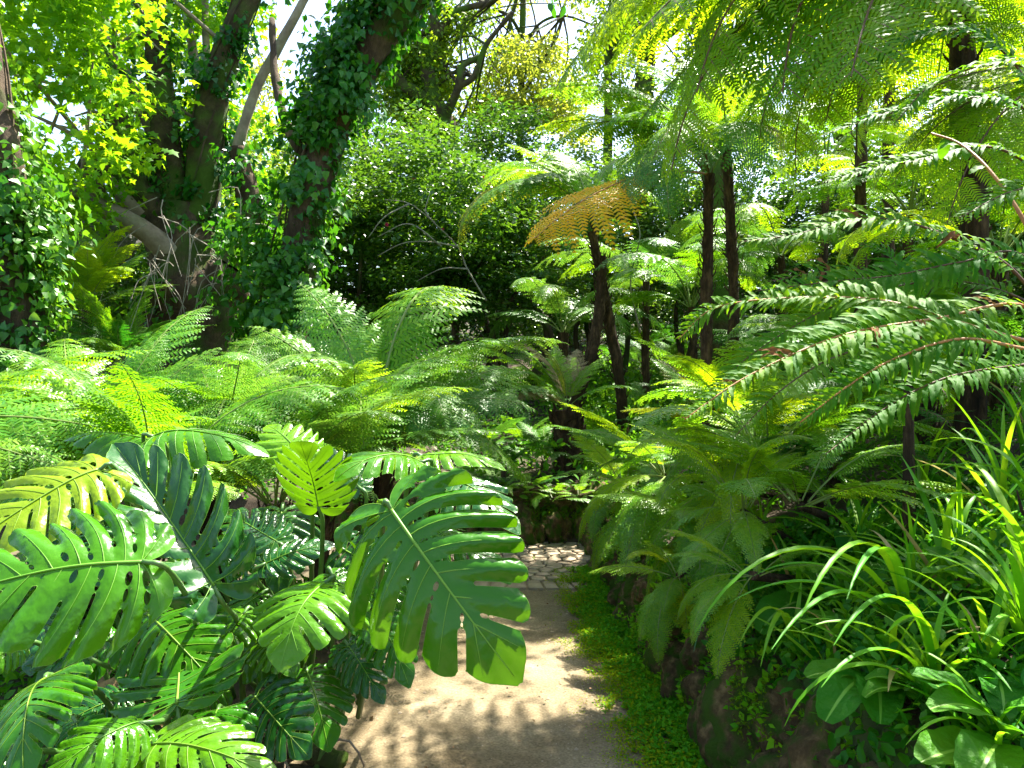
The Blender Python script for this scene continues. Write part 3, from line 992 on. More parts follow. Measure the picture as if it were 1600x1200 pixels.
c = P(590, 690, 5.2)
f = low_fern(c, 'low tree fern behind the biggest monstera leaf with fronds out over the bend', 0.10)
for t, k, m in (((463, 446, 5.4), 'arch', 'fern_light'), ((392, 508, 5.2), 'arch', 'fern_light'), ((640, 482, 6.3), 'arch', 'fern'), ((698, 492, 6.4), 'bend', 'fern'), ((757, 538, 5.9), 'flat', 'fern_light'), ((836, 640, 5.2), 'arch', 'fern_sage'), ((776, 688, 4.6), 'bend', 'fern_sage'), ((590, 555, 4.3), 'arch', 'fern_light'), ((540, 520, 6.0), 'arch', 'fern'), ((500, 580, 4.6), 'arch', 'fern_light'), ((700, 600, 5.0), 'bend', 'fern'), ((670, 700, 4.3), 'bend', 'fern_sage'), ((560, 700, 3.9), 'arch', 'fern_light'), ((800, 575, 6.2), 'arch', 'fern')):
    add_frond(f, pick(k), c, P(*t), m, 'stalk_green', (RND.uniform(-0.25, 0.25), -0.55, 0.8))
crown(f, c, 9, (0.9, 1.6), (0.0, 0.6), kinds=('flat', 'arch'), mats=('fern', 'fern_sage'))
crown(f, c, 7, (0.8, 1.2), (-0.35, 0.05), kinds=('flat', 'arch'), mats=('fern', 'fern_sage'))

# --- the short-trunked fern by the bend
c = P(884, 640, 8.3)
f = tree_fern('tree_fern', ground_at(P(884, 700, 8.3)), c, 0.14, 'squat tree fern with a thick dark stump and browning fronds past the cobbles', 'tree ferns past the cobbled bend', r1=0.16)
for t, k, m in (((690, 540, 8.2), 'arch', 'fern'), ((740, 528, 8.6), 'arch', 'fern'), ((775, 532, 8.4), 'arch', 'fern_tan'), ((835, 535, 8.4), 'arch', 'fern_olive'), ((872, 538, 8.8), 'flat', 'fern_light'), ((905, 545, 8.9), 'flat', 'fern_tan'), ((950, 555, 8.6), 'arch', 'fern'), ((700, 610, 7.6), 'arch', 'fern'), ((760, 645, 7.2), 'arch', 'fern_sage'), ((800, 635, 7.4), 'arch', 'fern_tan'), ((720, 570, 8.8), 'flat', 'fern_light'), ((1000, 610, 8.2), 'arch', 'fern')):
    add_frond(f, pick(k), c, P(*t), m)

# --- tall tree fern with the pale leaning trunk
GT = 'tall slender tree ferns'
c = P(918, 330, 9.2)
f = thing('tree_fern', ground_at(P(975, 690, 9.2)), 'tall slim tree fern rising straight from behind the squat stump', 'tree fern', GT)
fern_trunk(f, [P(978, 740, 9.2), P(968, 600, 9.2), P(948, 480, 9.2), P(930, 390, 9.2), c], 0.068, 0.055)
for t, k, m in (((722, 392, 8.6), 'bend', 'fern_olive'), ((716, 352, 8.2), 'arch', 'fern'), ((735, 300, 8.8), 'arch', 'fern_light'), ((788, 222, 9.4), 'flat', 'fern'), ((800, 330, 8.2), 'bend', 'fern_deep'), ((850, 240, 10), 'arch', 'fern'), ((990, 250, 10), 'arch', 'fern'), ((1040, 330, 9), 'bend', 'fern_sage'), ((760, 275, 10), 'arch', 'fern_light'), ((880, 400, 8), 'bend', 'fern_deep')):
    add_frond(f, pick(k), c, P(*t), m)
f = thing('leaning_tree_fern', ground_at(P(890, 660, 8.9)), 'leaning shaggy tree fern trunk crossing behind the squat stump', 'tree fern', GT)
fern_trunk(f, [P(880, 690, 8.8), P(912, 590, 8.9), P(932, 520, 9.0), P(940, 440, 9.1), P(940, 400, 9.1)], 0.075, 0.05, 160)

# --- pair of tree ferns on the bank to the right
c = P(1108, 272, 7.6)
f = thing('tree_fern', ground_at(P(1108, 640, 7.6)), 'tree fern on the bank holding the golden dying frond', 'tree fern', GT)
fern_trunk(f, [P(1106, 680, 7.6), P(1104, 500, 7.6), P(1106, 380, 7.6), c], 0.058, 0.048)
for t, k, m, s in (((836, 372, 6.4), 'arch', 'fern_gold', 'stalk_orange'), ((836, 148, 8.2), 'arch', 'fern_light', 'stalk_brown'), ((826, 205, 7.6), 'arch', 'fern_lime', 'stalk_brown'), ((842, 255, 7.4), 'bend', 'fern', 'stalk_brown'), ((985, 330, 6.6), 'bend', 'fern_sage', 'stalk_green'), ((1060, 360, 6.4), 'bend', 'fern_sage', 'stalk_green'), ((900, 180, 9), 'arch', 'fern_light', 'stalk_brown'), ((950, 110, 8.4), 'arch', 'fern_light', 'stalk_green'), ((1010, 250, 6.2), 'arch', 'fern', 'stalk_brown')):
    add_frond(f, 'gold0' if m == 'fern_gold' else pick(k), c, P(*t), m, s, (-0.5, -0.8, 0.6) if m == 'fern_gold' else None)
crown(f, c, 4, (1.2, 1.7), (0.0, 0.5), mats=('fern', 'fern_light'))
c = P(1136, 235, 8.1)
f = thing('tree_fern', ground_at(P(1136, 640, 8.1)), 'tree fern just right of the golden frond with a pale withered frond', 'tree fern', GT)
fern_trunk(f, [P(1146, 660, 8.1), P(1146, 440, 8.1), P(1140, 330, 8.1), c], 0.06, 0.048)
for t, k, m, s in (((1220, 245, 7.2), 'bend', 'fern_tan', 'stalk_brown'), ((1250, 330, 7.8), 'arch', 'fern_light', 'stalk_green'), ((1330, 210, 8.2), 'arch', 'fern', 'stalk_green'), ((1280, 270, 7.0), 'bend', 'fern_lime', 'stalk_brown'), ((1060, 90, 9), 'flat', 'fern_light', 'stalk_green'), ((1200, 100, 9), 'arch', 'fern', 'stalk_green'), ((1010, 130, 7.5), 'arch', 'fern_light', 'stalk_green'), ((1170, 310, 6.8), 'bend', 'fern_sage', 'stalk_green')):
    add_frond(f, pick(k), c, P(*t), m, s)
crown(f, c, 4, (1.2, 1.8), (0.0, 0.5), mats=('fern', 'fern_lime'))

# --- big tree fern on the right, its crown above the frame
c = P(1495, -60, 4.7)
f = thing('tree_fern', ground_at(P(1510, 640, 4.7)), 'big tree fern on the right, dark trunk and lime fronds hanging into view', 'tree fern', GT)
fern_trunk(f, [P(1516, 760, 4.7), P(1522, 300, 4.7), P(1508, 150, 4.7), c], 0.08, 0.07)
for t, k, m, s in (((1058, 262, 4.0), 'wide', 'fern_lime', 'stalk_brown'), ((872, 130, 4.4), 'wide', 'fern', 'stalk_green'), ((1010, 40, 3.6), 'wide', 'fern_lime', 'stalk_brown'), ((1190, 215, 4.6), 'wide', 'fern', 'stalk_brown'), ((1290, 190, 3.7), 'wide', 'fern_lime', 'stalk_brown'), ((1370, 130, 5.8), 'wide', 'fern_lime', 'stalk_green'), ((1440, 250, 5.9), 'wide', 'fern_lime', 'stalk_green'), ((1120, -20, 5.4), 'wide', 'fern_lime', 'stalk_brown'), ((1600, 160, 5.8), 'wide', 'fern_lime', 'stalk_green'), ((1700, 100, 4.2), 'arch', 'fern', 'stalk_green'), ((1300, -80, 3.2), 'wide', 'fern_lime', 'stalk_brown'), ((1260, 40, 6.0), 'wide', 'fern_lime', 'stalk_green'), ((1580, 60, 3.6), 'wide', 'fern', 'stalk_green'), ((1340, 240, 5.0), 'wide', 'fern_lime', 'stalk_brown'), ((960, 90, 5.2), 'wide', 'fern_lime', 'stalk_green'), ((1400, 60, 3.3), 'wide', 'fern_lime', 'stalk_brown'), ((1240, 140, 3.4), 'wide', 'fern', 'stalk_brown'), ((1500, 200, 6.2), 'wide', 'fern_lime', 'stalk_green'), ((1100, 140, 3.5), 'wide', 'fern_lime', 'stalk_brown'), ((1000, 190, 4.7), 'wide', 'fern', 'stalk_brown'), ((930, 50, 3.9), 'wide', 'fern_lime', 'stalk_green'), ((1250, 270, 4.3), 'wide', 'fern_lime', 'stalk_brown'), ((1330, 120, 3.1), 'wide', 'fern', 'stalk_brown')):
    add_frond(f, pick(k), c, P(*t), m, s)
crown(f, c, 2, (1.4, 2.0), (0.1, 0.6), kinds=('wide', 'arch'), mats=('fern_lime', 'fern'), az0=-0.8, az1=0.6)

c = P(1720, 130, 3.7)
f = tree_fern('tree_fern', ground_at(c), c, 0.07, 'tree fern past the right frame edge sending lime fronds in', GT)
for t, k, m in (((1370, 190, 3.5), 'wide', 'fern_lime'), ((1440, 60, 3.8), 'wide', 'fern_lime'), ((1400, 290, 3.6), 'wide', 'fern'), ((1490, 350, 3.2), 'wide', 'fern_lime'), ((1520, -40, 3.4), 'wide', 'fern_lime'), ((1450, 140, 4.6), 'wide', 'fern_lime'), ((1560, 260, 4.6), 'wide', 'fern')):
    add_frond(f, pick(k), c, P(*t), m, 'stalk_brown', (-0.2, -0.4, 0.9))

# --- tree ferns further back on the right bank
far = [((1290, 255, 10.5), 0.055, 10, 'distant tree fern with thin trunk between the bank pair and the big trunk', ('fern', 'fern_lime'), 640),
       ((1010, 440, 11.5), 0.06, 11, 'pale grey green tree fern in shade behind the slim trunk', ('fern_sage', 'fern'), 600),
       ((880, 520, 11.5), 0.09, 9, 'small tree fern with dark stub at the foot of the camellias', ('fern_sage',), 590),
       ((1220, 400, 9.5), 0.05, 10, 'mid height tree fern half hidden behind sword fern fronds', ('fern', 'fern_sage'), 620),
       ((1420, 330, 8.0), 0.055, 11, 'bright tree fern glowing behind the dark trunk', ('fern_lime', 'fern'), 640),
       ((1080, 480, 9.8), 0.055, 9, 'low tree fern below the two bank trunks', ('fern_sage', 'fern'), 620),
       ((1390, 120, 11.5), 0.10, 10, 'tall far tree fern high behind the big fronds', ('fern_lime', 'fern'), 640),
       ((1620, 260, 7.5), 0.075, 10, 'tree fern at the right frame edge behind the sword fern', ('fern_lime', 'fern'), 640)]
for (pp, r, n, lab, mats, _) in far:
    c = P(*pp)
    f = tree_fern('tree_fern', ground_at(c), c, r, lab, 'tree ferns further back on the bank')
    crown(f, c, n, (1.2, 1.9), (0.0, 0.55), mats=mats, drop=0.12)

fill = [((1560, 400, 5.4), 'tree fern between the big dark trunk and the right edge', ('fern', 'fern_lime')), ((1290, 560, 6.8), 'low tree fern on the bank in the middle of the fern wall', ('fern_light', 'fern')), ((1440, 630, 4.8), 'low tree fern in front of the big dark trunk', ('fern', 'fern_deep')), ((1350, 60, 7.5), 'tall tree fern filling the gap left of the big trunk', ('fern_lime', 'fern_light'))]
for (pp, lab, mats) in fill:
    c = P(*pp)
    f = tree_fern('tree_fern', ground_at(c), c, 0.06, lab, 'tree ferns of the fern wall')
    crown(f, c, 13, (0.9, 1.5), (-0.15, 0.6), mats=mats, drop=0.12)

# --- bracken clump by the plane tree
for pp, lab in (((135, 430, 8.6), 'bright bracken clump in front of the grey stone outcrop'), ((80, 440, 9.2), 'bright bracken clump next to the ivied trunk on the left edge'), ((190, 520, 8.5), 'dark low bracken at the foot of the gnarled plane tree')):
    c = P(*pp); g = ground_at(c)
    f = thing('bracken', g, lab, 'fern', 'bracken by the plane tree')
    cc = Vector((c.x, c.y, max(g.z, c.z - 0.35)))
    V, F = [], []
    tube(V, F, [g - Vector((0, 0, .1)), cc], [0.07, 0.05], 7, 0.3)
    obj_at('rootstock', mesh_from('rootstock', V, F, M['fern_trunk']), f, g)
    crown(f, cc, 16, (0.7, 1.15), (0.15, 1.1), kinds=('arch', 'flat'), mats=('fern_lime', 'fern_light') if pp[1] < 500 else ('fern_deep', 'fern'))

# --- ground ferns hanging over the wall and standing on the banks
def ground_fern(c, label, n, L, el, mats, group, tips=(), kinds=('lace',), stalk='stalk_green', snap=True):
    c, q = hit(*c) if snap else (P(*c), 1.0)
    q = min(q, 1.5)
    tips = [(t[0], t[1], t[2] * q) for t in tips]
    L = (L[0] * max(1, q), L[1] * max(1, q))
    g = ground_at(c) if snap else ground_at(c + Vector((0.4, 0.35, 0)))
    if snap: c = g + Vector((0, 0, 0.10))
    f = thing('fern', g, label, 'fern', group)
    V, F = [], []
    tube(V, F, [g - Vector((0, 0, .08)), g + Vector((0, 0, 0.05)), c], [0.05, 0.045, 0.03] if snap else [0.028, 0.022, 0.016], 7, 0.4, 12)
    obj_at('rootstock', mesh_from('rootstock', V, F, M['fern_trunk']), f, g)
    for t in tips:
        add_frond(f, pick(t[3] if len(t) > 3 else 'lace'), c, P(*t[:3]), RND.choice(mats), stalk)
    crown(f, c, n, L, el, kinds, mats, stalk)
    return f


GW = 'ferns hanging over the rock wall'  # lighter greens in these fronds stand in for missing sunlight
ground_fern((1130, 760, 4.4), 'lacy fern hanging low over the dark middle of the wall', 9, (0.6, 0.95), (-0.1, 0.8), ('fern_light', 'fern_lime', 'fern'), GW, [(1062, 962, 3.9), (1105, 950, 3.7), (1010, 880, 4.2), (960, 830, 4.4), (1180, 880, 3.6), (1030, 800, 4.0)], snap=False)
ground_fern((1040, 745, 5.3), 'bright lacy fern arching over the wall towards the cobbles', 10, (0.7, 1.0), (0, 0.8), ('fern_light', 'fern_lime', 'fern'), GW, [(915, 800, 5.0), (935, 880, 4.8), (975, 900, 4.6), (925, 740, 5.4), (1000, 850, 4.5), (905, 850, 5.2)], snap=False)
ground_fern((1200, 720, 3.9), 'spreading lacy fern above the wall under the sword fern', 9, (0.7, 1.0), (0, 0.7), ('fern_light', 'fern_lime', 'fern'), GW, [(1040, 760, 3.7), (1090, 850, 3.4), (1000, 700, 4.1), (1150, 830, 3.2), (1080, 690, 4.2)], snap=False)
ground_fern((975, 760, 6.4), 'small lacy fern where the wall meets the cobbled bend', 9, (0.5, 0.8), (0, 0.8), ('fern_light', 'fern_lime', 'fern'), GW, [(905, 830, 6.2), (930, 850, 6.0)], snap=False)
GB = 'small ferns on the far bank'
for pp, lab in (((850, 735, 7.7), 'small dark fern on the mossy rocks at the bend'), ((815, 705, 8.0), 'small fern left of the squat stump'), ((925, 715, 7.9), 'small fern right of the squat stump'), ((900, 745, 7.5), 'small fern hanging over the mossy bank face'), ((790, 745, 7.6), 'small fern behind the biggest monstera leaf tip'), ((1010, 680, 7.2), 'feathery fern below the slim tree fern trunk'), ((1070, 650, 6.6), 'feathery fern on the bank below the two trunks'), ((750, 720, 8.0), 'small fern half hidden by monstera leaves at the bend')):
    ground_fern(pp, lab, 10, (0.35, 0.62), (0.05, 0.8), ('fern', 'fern_deep', 'fern_sage'), GB)
ground_fern((1303, 765, 2.9), 'dark fern with brown stalks springing from the bank', 3, (0.5, 0.6), (0.2, 0.8), ('fern_deep',), 'ferns on the near bank', [(1175, 650, 2.8), (1230, 640, 3.2), (1420, 640, 2.7), (1490, 660, 2.5), (1150, 720, 2.6), (1350, 620, 3.2), (1210, 700, 2.3), (1450, 720, 2.4)], stalk='stalk_brown')
ground_fern((1160, 800, 3.3), 'bright lacy fern spilling down beside the strap tuft', 8, (0.45, 0.7), (-0.1, 0.7), ('fern_light', 'fern_lime', 'fern'), GW, [(1060, 900, 3.1), (1100, 960, 2.95), (1040, 850, 3.3), (1190, 900, 2.9)], snap=False)
ground_fern((1010, 800, 5.7), 'lacy fern trailing over the wall above the cobble end', 8, (0.5, 0.8), (-0.1, 0.7), ('fern_light', 'fern_lime', 'fern'), GW, [(930, 900, 5.4), (970, 930, 5.1), (1000, 920, 5.0)], snap=False)
ground_fern((1090, 820, 4.3), 'drooping lacy fern in the dark middle of the wall', 8, (0.45, 0.7), (-0.2, 0.6), ('fern_light', 'fern_lime', 'fern'), GW, [(1010, 940, 4.2), (1040, 990, 4.0), (1080, 950, 3.9)], snap=False)
ground_fern((1175, 900, 2.9), 'small lacy fern hanging in front of the dark wall by the boulder', 7, (0.3, 0.5), (-0.2, 0.6), ('fern_light', 'fern_lime', 'fern'), GW, [(1085, 1010, 2.75), (1120, 1060, 2.65), (1060, 970, 2.85)], snap=False)
ground_fern((1060, 900, 3.9), 'lacy fern fringe halfway along the wall foot', 8, (0.35, 0.55), (-0.2, 0.6), ('fern_light', 'fern_lime', 'fern'), GW, [(1000, 1000, 3.7), (1035, 1040, 3.55), (1075, 1000, 3.6)], snap=False)
ground_fern((1250, 790, 3.3), 'full lacy fern above the strap leaves', 11, (0.55, 0.8), (0.0, 0.8), ('fern_light', 'fern'), 'ferns on the near bank', snap=False)
ground_fern((1180, 700, 4.2), 'full bright fern high on the bank over the wall ferns', 11, (0.7, 1.0), (0.0, 0.8), ('fern_light', 'fern_lime'), 'ferns on the near bank', snap=False)
for pp_, lab_ in (((825, 765, 7.25), 'little fern hanging over the rock ledge left at the bend'), ((865, 780, 7.2), 'little fern hanging over the middle of the rock ledge at the bend'), ((905, 775, 7.15), 'little fern hanging over the rock ledge next to the wall end'), ((780, 775, 7.2), 'little fern hanging over the ledge by the monstera tip')):
    ground_fern(pp_, lab_, 9, (0.3, 0.5), (-0.3, 0.6), ('fern', 'fern_light', 'fern_deep'), GB, snap=False)
ground_fern((1120, 690, 5.0), 'yellowish fern between the wall ferns and the trunks', 10, (0.6, 0.9), (0.1, 0.9), ('fern_light', 'fern_olive'), 'ferns on the near bank')
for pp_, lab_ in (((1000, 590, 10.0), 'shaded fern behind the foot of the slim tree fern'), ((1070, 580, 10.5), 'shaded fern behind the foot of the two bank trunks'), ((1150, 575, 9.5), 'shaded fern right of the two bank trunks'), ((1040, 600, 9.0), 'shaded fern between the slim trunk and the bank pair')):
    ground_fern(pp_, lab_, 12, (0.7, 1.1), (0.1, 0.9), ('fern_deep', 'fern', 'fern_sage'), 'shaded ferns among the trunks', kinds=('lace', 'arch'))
ground_fern((1250, 640, 5.2), 'tangled green fern in the middle of the right bank', 11, (0.7, 1.1), (0.1, 0.9), ('fern', 'fern_deep'), 'ferns on the near bank')
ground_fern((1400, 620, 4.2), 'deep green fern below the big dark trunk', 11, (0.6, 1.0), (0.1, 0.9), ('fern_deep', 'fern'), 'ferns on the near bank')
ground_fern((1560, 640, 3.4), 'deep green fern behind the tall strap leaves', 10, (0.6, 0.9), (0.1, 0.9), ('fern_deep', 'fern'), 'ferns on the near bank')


# ------------------------------------------------------------------ strip-like leaves (sword-fern pinnae, strap leaves, spoon leaves)
def strip_leaf(name, prof, nseg, k, fold, mat, seed=0, wave=0.0, teeth=0.0, sway=0.0, pw=1.0, across=3, rib=False):
    """leaf of length 1 along +Y bending over by k radians; prof(t) is its half width"""
    rs = random.Random(seed)
    pts = frond_curve(1.0, k, nseg, pw)
    V, F = [], []
    ph = rs.uniform(0, 6)
    m = across - 1
    for i, (y, z) in enumerate(pts):
        t = i / nseg
        w = max(prof(t), 0.002)
        if i < nseg:
            dy, dz = pts[i + 1][0] - y, pts[i + 1][1] - z
        ln = math.hypot(dy, dz)
        N = (0, -dz / ln, dy / ln)
        ox = sway * math.sin(t * 2.3 + ph) * t
        for j in range(across):
            s = 2.0 * j / m - 1 if not rib else (-1, -0.55, -0.07, 0.07, 0.55, 1)[j]
            ww = w * (1 + (teeth * (1 if i % 2 else -1) if abs(s) > 0.99 and 0 < i < nseg else 0))
            up = fold * w * abs(s) ** 1.3 + wave * w * math.sin(t * 17 + ph + s * 1.2) * abs(s)
            V.append((ox + s * ww, y + N[1] * up, z + N[2] * up))
    for i in range(nseg):
        for j in range(m):
            a = i * across + j
            F.append((a, a + 1, a + across + 1, a + across))
    if rib:
        me = mesh_from(name, V, F, [mat, M['vein']], [1 if k % m == 2 else 0 for k in range(len(F))], smooth_shade=True)
    else:
        me = mesh_from(name, V, F, mat, smooth_shade=True)
    return me, Vector((sway * math.sin(2.3 + ph), pts[-1][0], pts[-1][1])) * 1.0


PINNA = []
for i in range(5):
    me, tv = strip_leaf('pinna', lambda t: 0.088 * min(1, 0.8 + t) * (1 - t ** 3) ** 0.85, 12, 0.35 + 0.25 * i, 0.22, M['sword'], 50 + i, 0.28, 0.12, 0.04)
    PINNA.append((me, Vector((0, tv.y, tv.z))))


def place(me, tipv, root_o, base, tip, up, name, mat=None, sx=1.0):
    """piece under root_o (whose world matrix is a plain translation)"""
    rot, sc = align_matrix(tipv, base, tip, up)
    o = obj(name, me, root_o)
    o.matrix_local = Matrix.Translation(base - root_o.location) @ rot @ Matrix.Diagonal((sc * sx, sc, sc, 1))
    if mat: set_mat(o, M[mat])
    return o


def sword_frond(root, pts, plen, mats, face=(-0.1, -0.75, 0.65), start=0.0, spacing=None, stalk='stalk_brown', r=0.006, dry=0.03, joined=False):
    pts = resample([P(*p) for p in pts], 40)
    base = pts[0].copy()
    L = sum((pts[i + 1] - pts[i]).length for i in range(39))
    V, F = [], []
    tube(V, F, [p - base for p in pts], taper(40, r, r * 0.25), 6)
    fo = obj('frond', mesh_from('frond', V, F, M[stalk], smooth_shade=True), root)
    fo.location = base - root.location
    plen *= 0.88
    spacing = spacing or plen * 0.18
    JV, JF, jn = [], [], 0
    n = int(L * (1 - start) / spacing)
    face = Vector(face)
    for i in range(n):
        t = start + (1 - start) * (i + 0.5) / n
        u = t * 38.99; k = int(u)
        p = pts[k].lerp(pts[k + 1], u - k)
        T = (pts[k + 1] - pts[k]).normalized()
        N = (face - T * face.dot(T)).normalized()
        X = T.cross(N)
        v = (t - start) / (1 - start)
        l = plen * min(1.0, 0.7 + v) * (1 - v ** 2.4) ** 0.7 + 0.012
        for s in (-1, 1):
            if RND.random() < 0.06: continue
            a = 1.15 - 0.35 * v + RND.uniform(-0.2, 0.2)
            d = X * s * math.sin(a) + T * math.cos(a) + N * RND.uniform(-0.22, 0.05)
            ll = l * RND.uniform(0.72, 1.1)
            tip = p + d.normalized() * ll
            isdry = RND.random() < dry
            me, tv = RND.choice(PINNA)
            rot, sc = align_matrix(tv, p, tip, N + Vector((RND.uniform(-.15, .15), RND.uniform(-.15, .15), RND.uniform(-.15, .15))))
            mw = Matrix.Translation(p - base) @ rot @ Matrix.Diagonal((sc, sc, sc * (2.0 if isdry else 1.0), 1))
            if joined:
                JV += [mw @ v.co for v in me.vertices]
                JF += [tuple(jn + q for q in pg.vertices) for pg in me.polygons]
                jn += len(me.vertices)
                continue
            o = obj('pinna', me, fo)
            o.matrix_local = mw
            set_mat(o, M['sword_dry' if isdry else RND.choice(mats)])
    if joined:
        j = obj('leaflets', mesh_from('leaflets', JV, JF, M[mats[0]], smooth_shade=True), fo)
        j['kind'] = 'stuff'
    return fo


g = ground_at(P(1640, 760, 2.2))
sf = thing('sword_fern', g, 'large sword fern at the right edge with long wavy leaflets', 'fern', 'sword ferns on the near bank')
V, F = [], []
fern_trunk(sf, [g - Vector((0, 0, .1)), P(1670, 640, 2.2), P(1685, 555, 2.2)], 0.05, 0.04, 90)
W = ('sword', 'sword', 'sword_light')
sword_frond(sf, [(1680, 560, 2.2), (1600, 478, 2.0), (1465, 498, 1.9), (1354, 515, 1.85), (1276, 538, 1.8), (1161, 592, 1.75), (1070, 655, 1.7)], 0.100, ('sword_light', 'sword'), start=0.14, stalk='stalk_orange', face=(0, -0.6, 0.8))
sword_frond(sf, [(1680, 550, 2.2), (1600, 532, 1.9), (1485, 500, 1.9), (1380, 470, 2.0), (1249, 465, 2.1), (1120, 480, 2.2), (1060, 530, 2.2)], 0.096, W, start=0.2, stalk='stalk_orange', face=(0, -0.7, 0.7), dry=0.06, joined=True)
sword_frond(sf, [(1680, 540, 2.3), (1580, 420, 2.3), (1509, 381, 2.3), (1418, 348, 2.3), (1330, 342, 2.3), (1249, 365, 2.3), (1158, 378, 2.3)], 0.120, W, start=0.16, face=(0.1, -0.55, 0.8))
sword_frond(sf, [(1690, 540, 2.4), (1650, 320, 2.4), (1560, 232, 2.4), (1431, 251, 2.4), (1364, 263, 2.4), (1285, 285, 2.4)], 0.096, ('sword', 'sword_light'), start=0.3, face=(0, -0.45, 0.9), joined=True)
sword_frond(sf, [(1700, 540, 2.4), (1680, 260, 2.3), (1600, 169, 2.2), (1495, 153, 2.2), (1390, 175, 2.25), (1283, 212, 2.3)], 0.096, ('sword', 'fern_sage'), start=0.35, face=(0, -0.5, 0.9), joined=True)
sword_frond(sf, [(1690, 560, 2.1), (1600, 545, 1.8), (1500, 530, 1.75), (1400, 560, 1.75), (1330, 600, 1.7), (1250, 660, 1.7)], 0.080, W, start=0.2, stalk='stalk_orange', face=(0, -0.8, 0.5), dry=0.06, joined=True)
sword_frond(sf, [(1690, 530, 2.6), (1600, 400, 2.7), (1500, 410, 2.7), (1400, 430, 2.7), (1300, 440, 2.7), (1180, 455, 2.8)], 0.120, W, start=0.15, face=(0, -0.75, 0.6), dry=0.06, joined=True)
sword_frond(sf, [(1700, 520, 2.0), (1720, 280, 1.9), (1640, 130, 1.9), (1560, 100, 1.9), (1460, 130, 2.0), (1400, 190, 2.0)], 0.080, ('sword', 'sword_light'), start=0.35, face=(0.1, -0.5, 0.8), joined=True)
sword_frond(sf, [(1700, 520, 1.8), (1700, 380, 1.7), (1640, 300, 1.7), (1580, 300, 1.7), (1500, 340, 1.7)], 0.072, ('sword', 'fern_sage'), start=0.3, face=(0.1, -0.5, 0.8), joined=True)

for q_, l_, m_ in (([(1700, 540, 2.8), (1580, 460, 2.9), (1450, 440, 3.0), (1300, 480, 3.0), (1180, 550, 3.0), (1100, 620, 3.0)], 0.16, W), ([(1700, 500, 3.0), (1640, 200, 3.0), (1540, 60, 3.0), (1420, 60, 3.1), (1330, 130, 3.2)], 0.15, W),
                   ([(1690, 560, 2.4), (1600, 570, 2.3), (1480, 590, 2.2), (1380, 640, 2.2), (1290, 710, 2.1)], 0.13, W)):
    sword_frond(sf, q_, l_ * 0.8, m_, start=0.2, face=(0, -0.6, 0.75), joined=True)

g = ground_at(P(1420, 700, 3.2))
sf = thing('sword_fern', g, 'upright sword fern behind with broad deep green leaflets', 'fern', 'sword ferns on the near bank')
V, F = [], []
tube(V, F, [g - Vector((0, 0, .1)), P(1420, 560, 3.2)], [0.03, 0.02], 8, 0.4, 12)
obj_at('rootstock', mesh_from('rootstock', V, F, M['fern_trunk']), sf, g)
sword_frond(sf, [(1420, 560, 3.2), (1400, 490, 3.1), (1360, 440, 3.0), (1290, 425, 2.9), (1200, 440, 2.9)], 0.160, ('sword',), start=0.1, face=(0, -0.6, 0.8))
sword_frond(sf, [(1420, 560, 3.2), (1440, 480, 3.1), (1480, 430, 3.0), (1540, 410, 2.9), (1620, 430, 2.8)], 0.160, ('sword', 'sword_light'), start=0.1, face=(0, -0.6, 0.8), joined=True)
sword_frond(sf, [(1420, 560, 3.2), (1380, 540, 3.0), (1300, 560, 2.8), (1220, 610, 2.6), (1150, 680, 2.5)], 0.128, ('sword', 'sword_light'), start=0.1, face=(0, -0.5, 0.8), joined=True)
sword_frond(sf, [(1420, 560, 3.2), (1410, 520, 2.9), (1440, 560, 2.6), (1480, 620, 2.4)], 0.128, ('sword',), start=0.1, face=(0, -0.5, 0.8), joined=True)
sword_frond(sf, [(1420, 560, 3.2), (1420, 470, 3.4), (1390, 400, 3.5), (1340, 380, 3.5)], 0.144, ('sword',), start=0.1, face=(0, -0.5, 0.8), joined=True)

# reddish bramble stem hanging down in front of the dark trunk
b0 = P(1660, 480, 1.7)
br_ = thing('bramble', b0, 'orange red bramble stem with a few oval leaves at the right edge', 'bramble')
V, F = [], []
bp_ = resample([b0, P(1600, 345, 1.8), P(1545, 265, 1.9), P(1500, 225, 2.0), P(1455, 208, 2.05)], 24)
tube(V, F, bp_, taper(24, 0.006, 0.0025), 6, 0.2, 30)
obj_at('stem', mesh_from('stem', V, F, M['stalk_orange'], smooth_shade=True), br_, b0)
OVAL = [strip_leaf('leaf', lambda t: 0.26 * math.sin(math.pi * min(1, t * 0.93 + 0.05)) ** 0.75, 10, 0.7 + 0.3 * i, 0.25, M['broad'], 70 + i, 0.15, 0.02) for i in range(3)]
OVAL = [(a, Vector((0, b.y, b.z))) for a, b in OVAL]
for i in range(9):
    p = bp_[4 + i * 2]
    me, tv = RND.choice(OVAL)
    place(me, tv, br_, p, p + Vector((RND.uniform(-0.05, 0.03), RND.uniform(-0.03, 0.03), RND.uniform(-0.06, -0.01))), (0, -0.5, 0.9), 'leaf', 'sword')

# ------------------------------------------------------------------ strap-leaved clumps on the bank
STRAP = []
for i in range(6):
    me, tv = strip_leaf('leaf', lambda t: 0.028 * min(1, 0.55 + 2.5 * t) * (1 - t ** 3.2) ** 0.9, 14, 0.5 + 0.42 * i, 0.35, M['strap'], 90 + i, 0.05, 0.0, 0.06, 1.15)
    STRAP.append((me, Vector((0, tv.y, tv.z))))


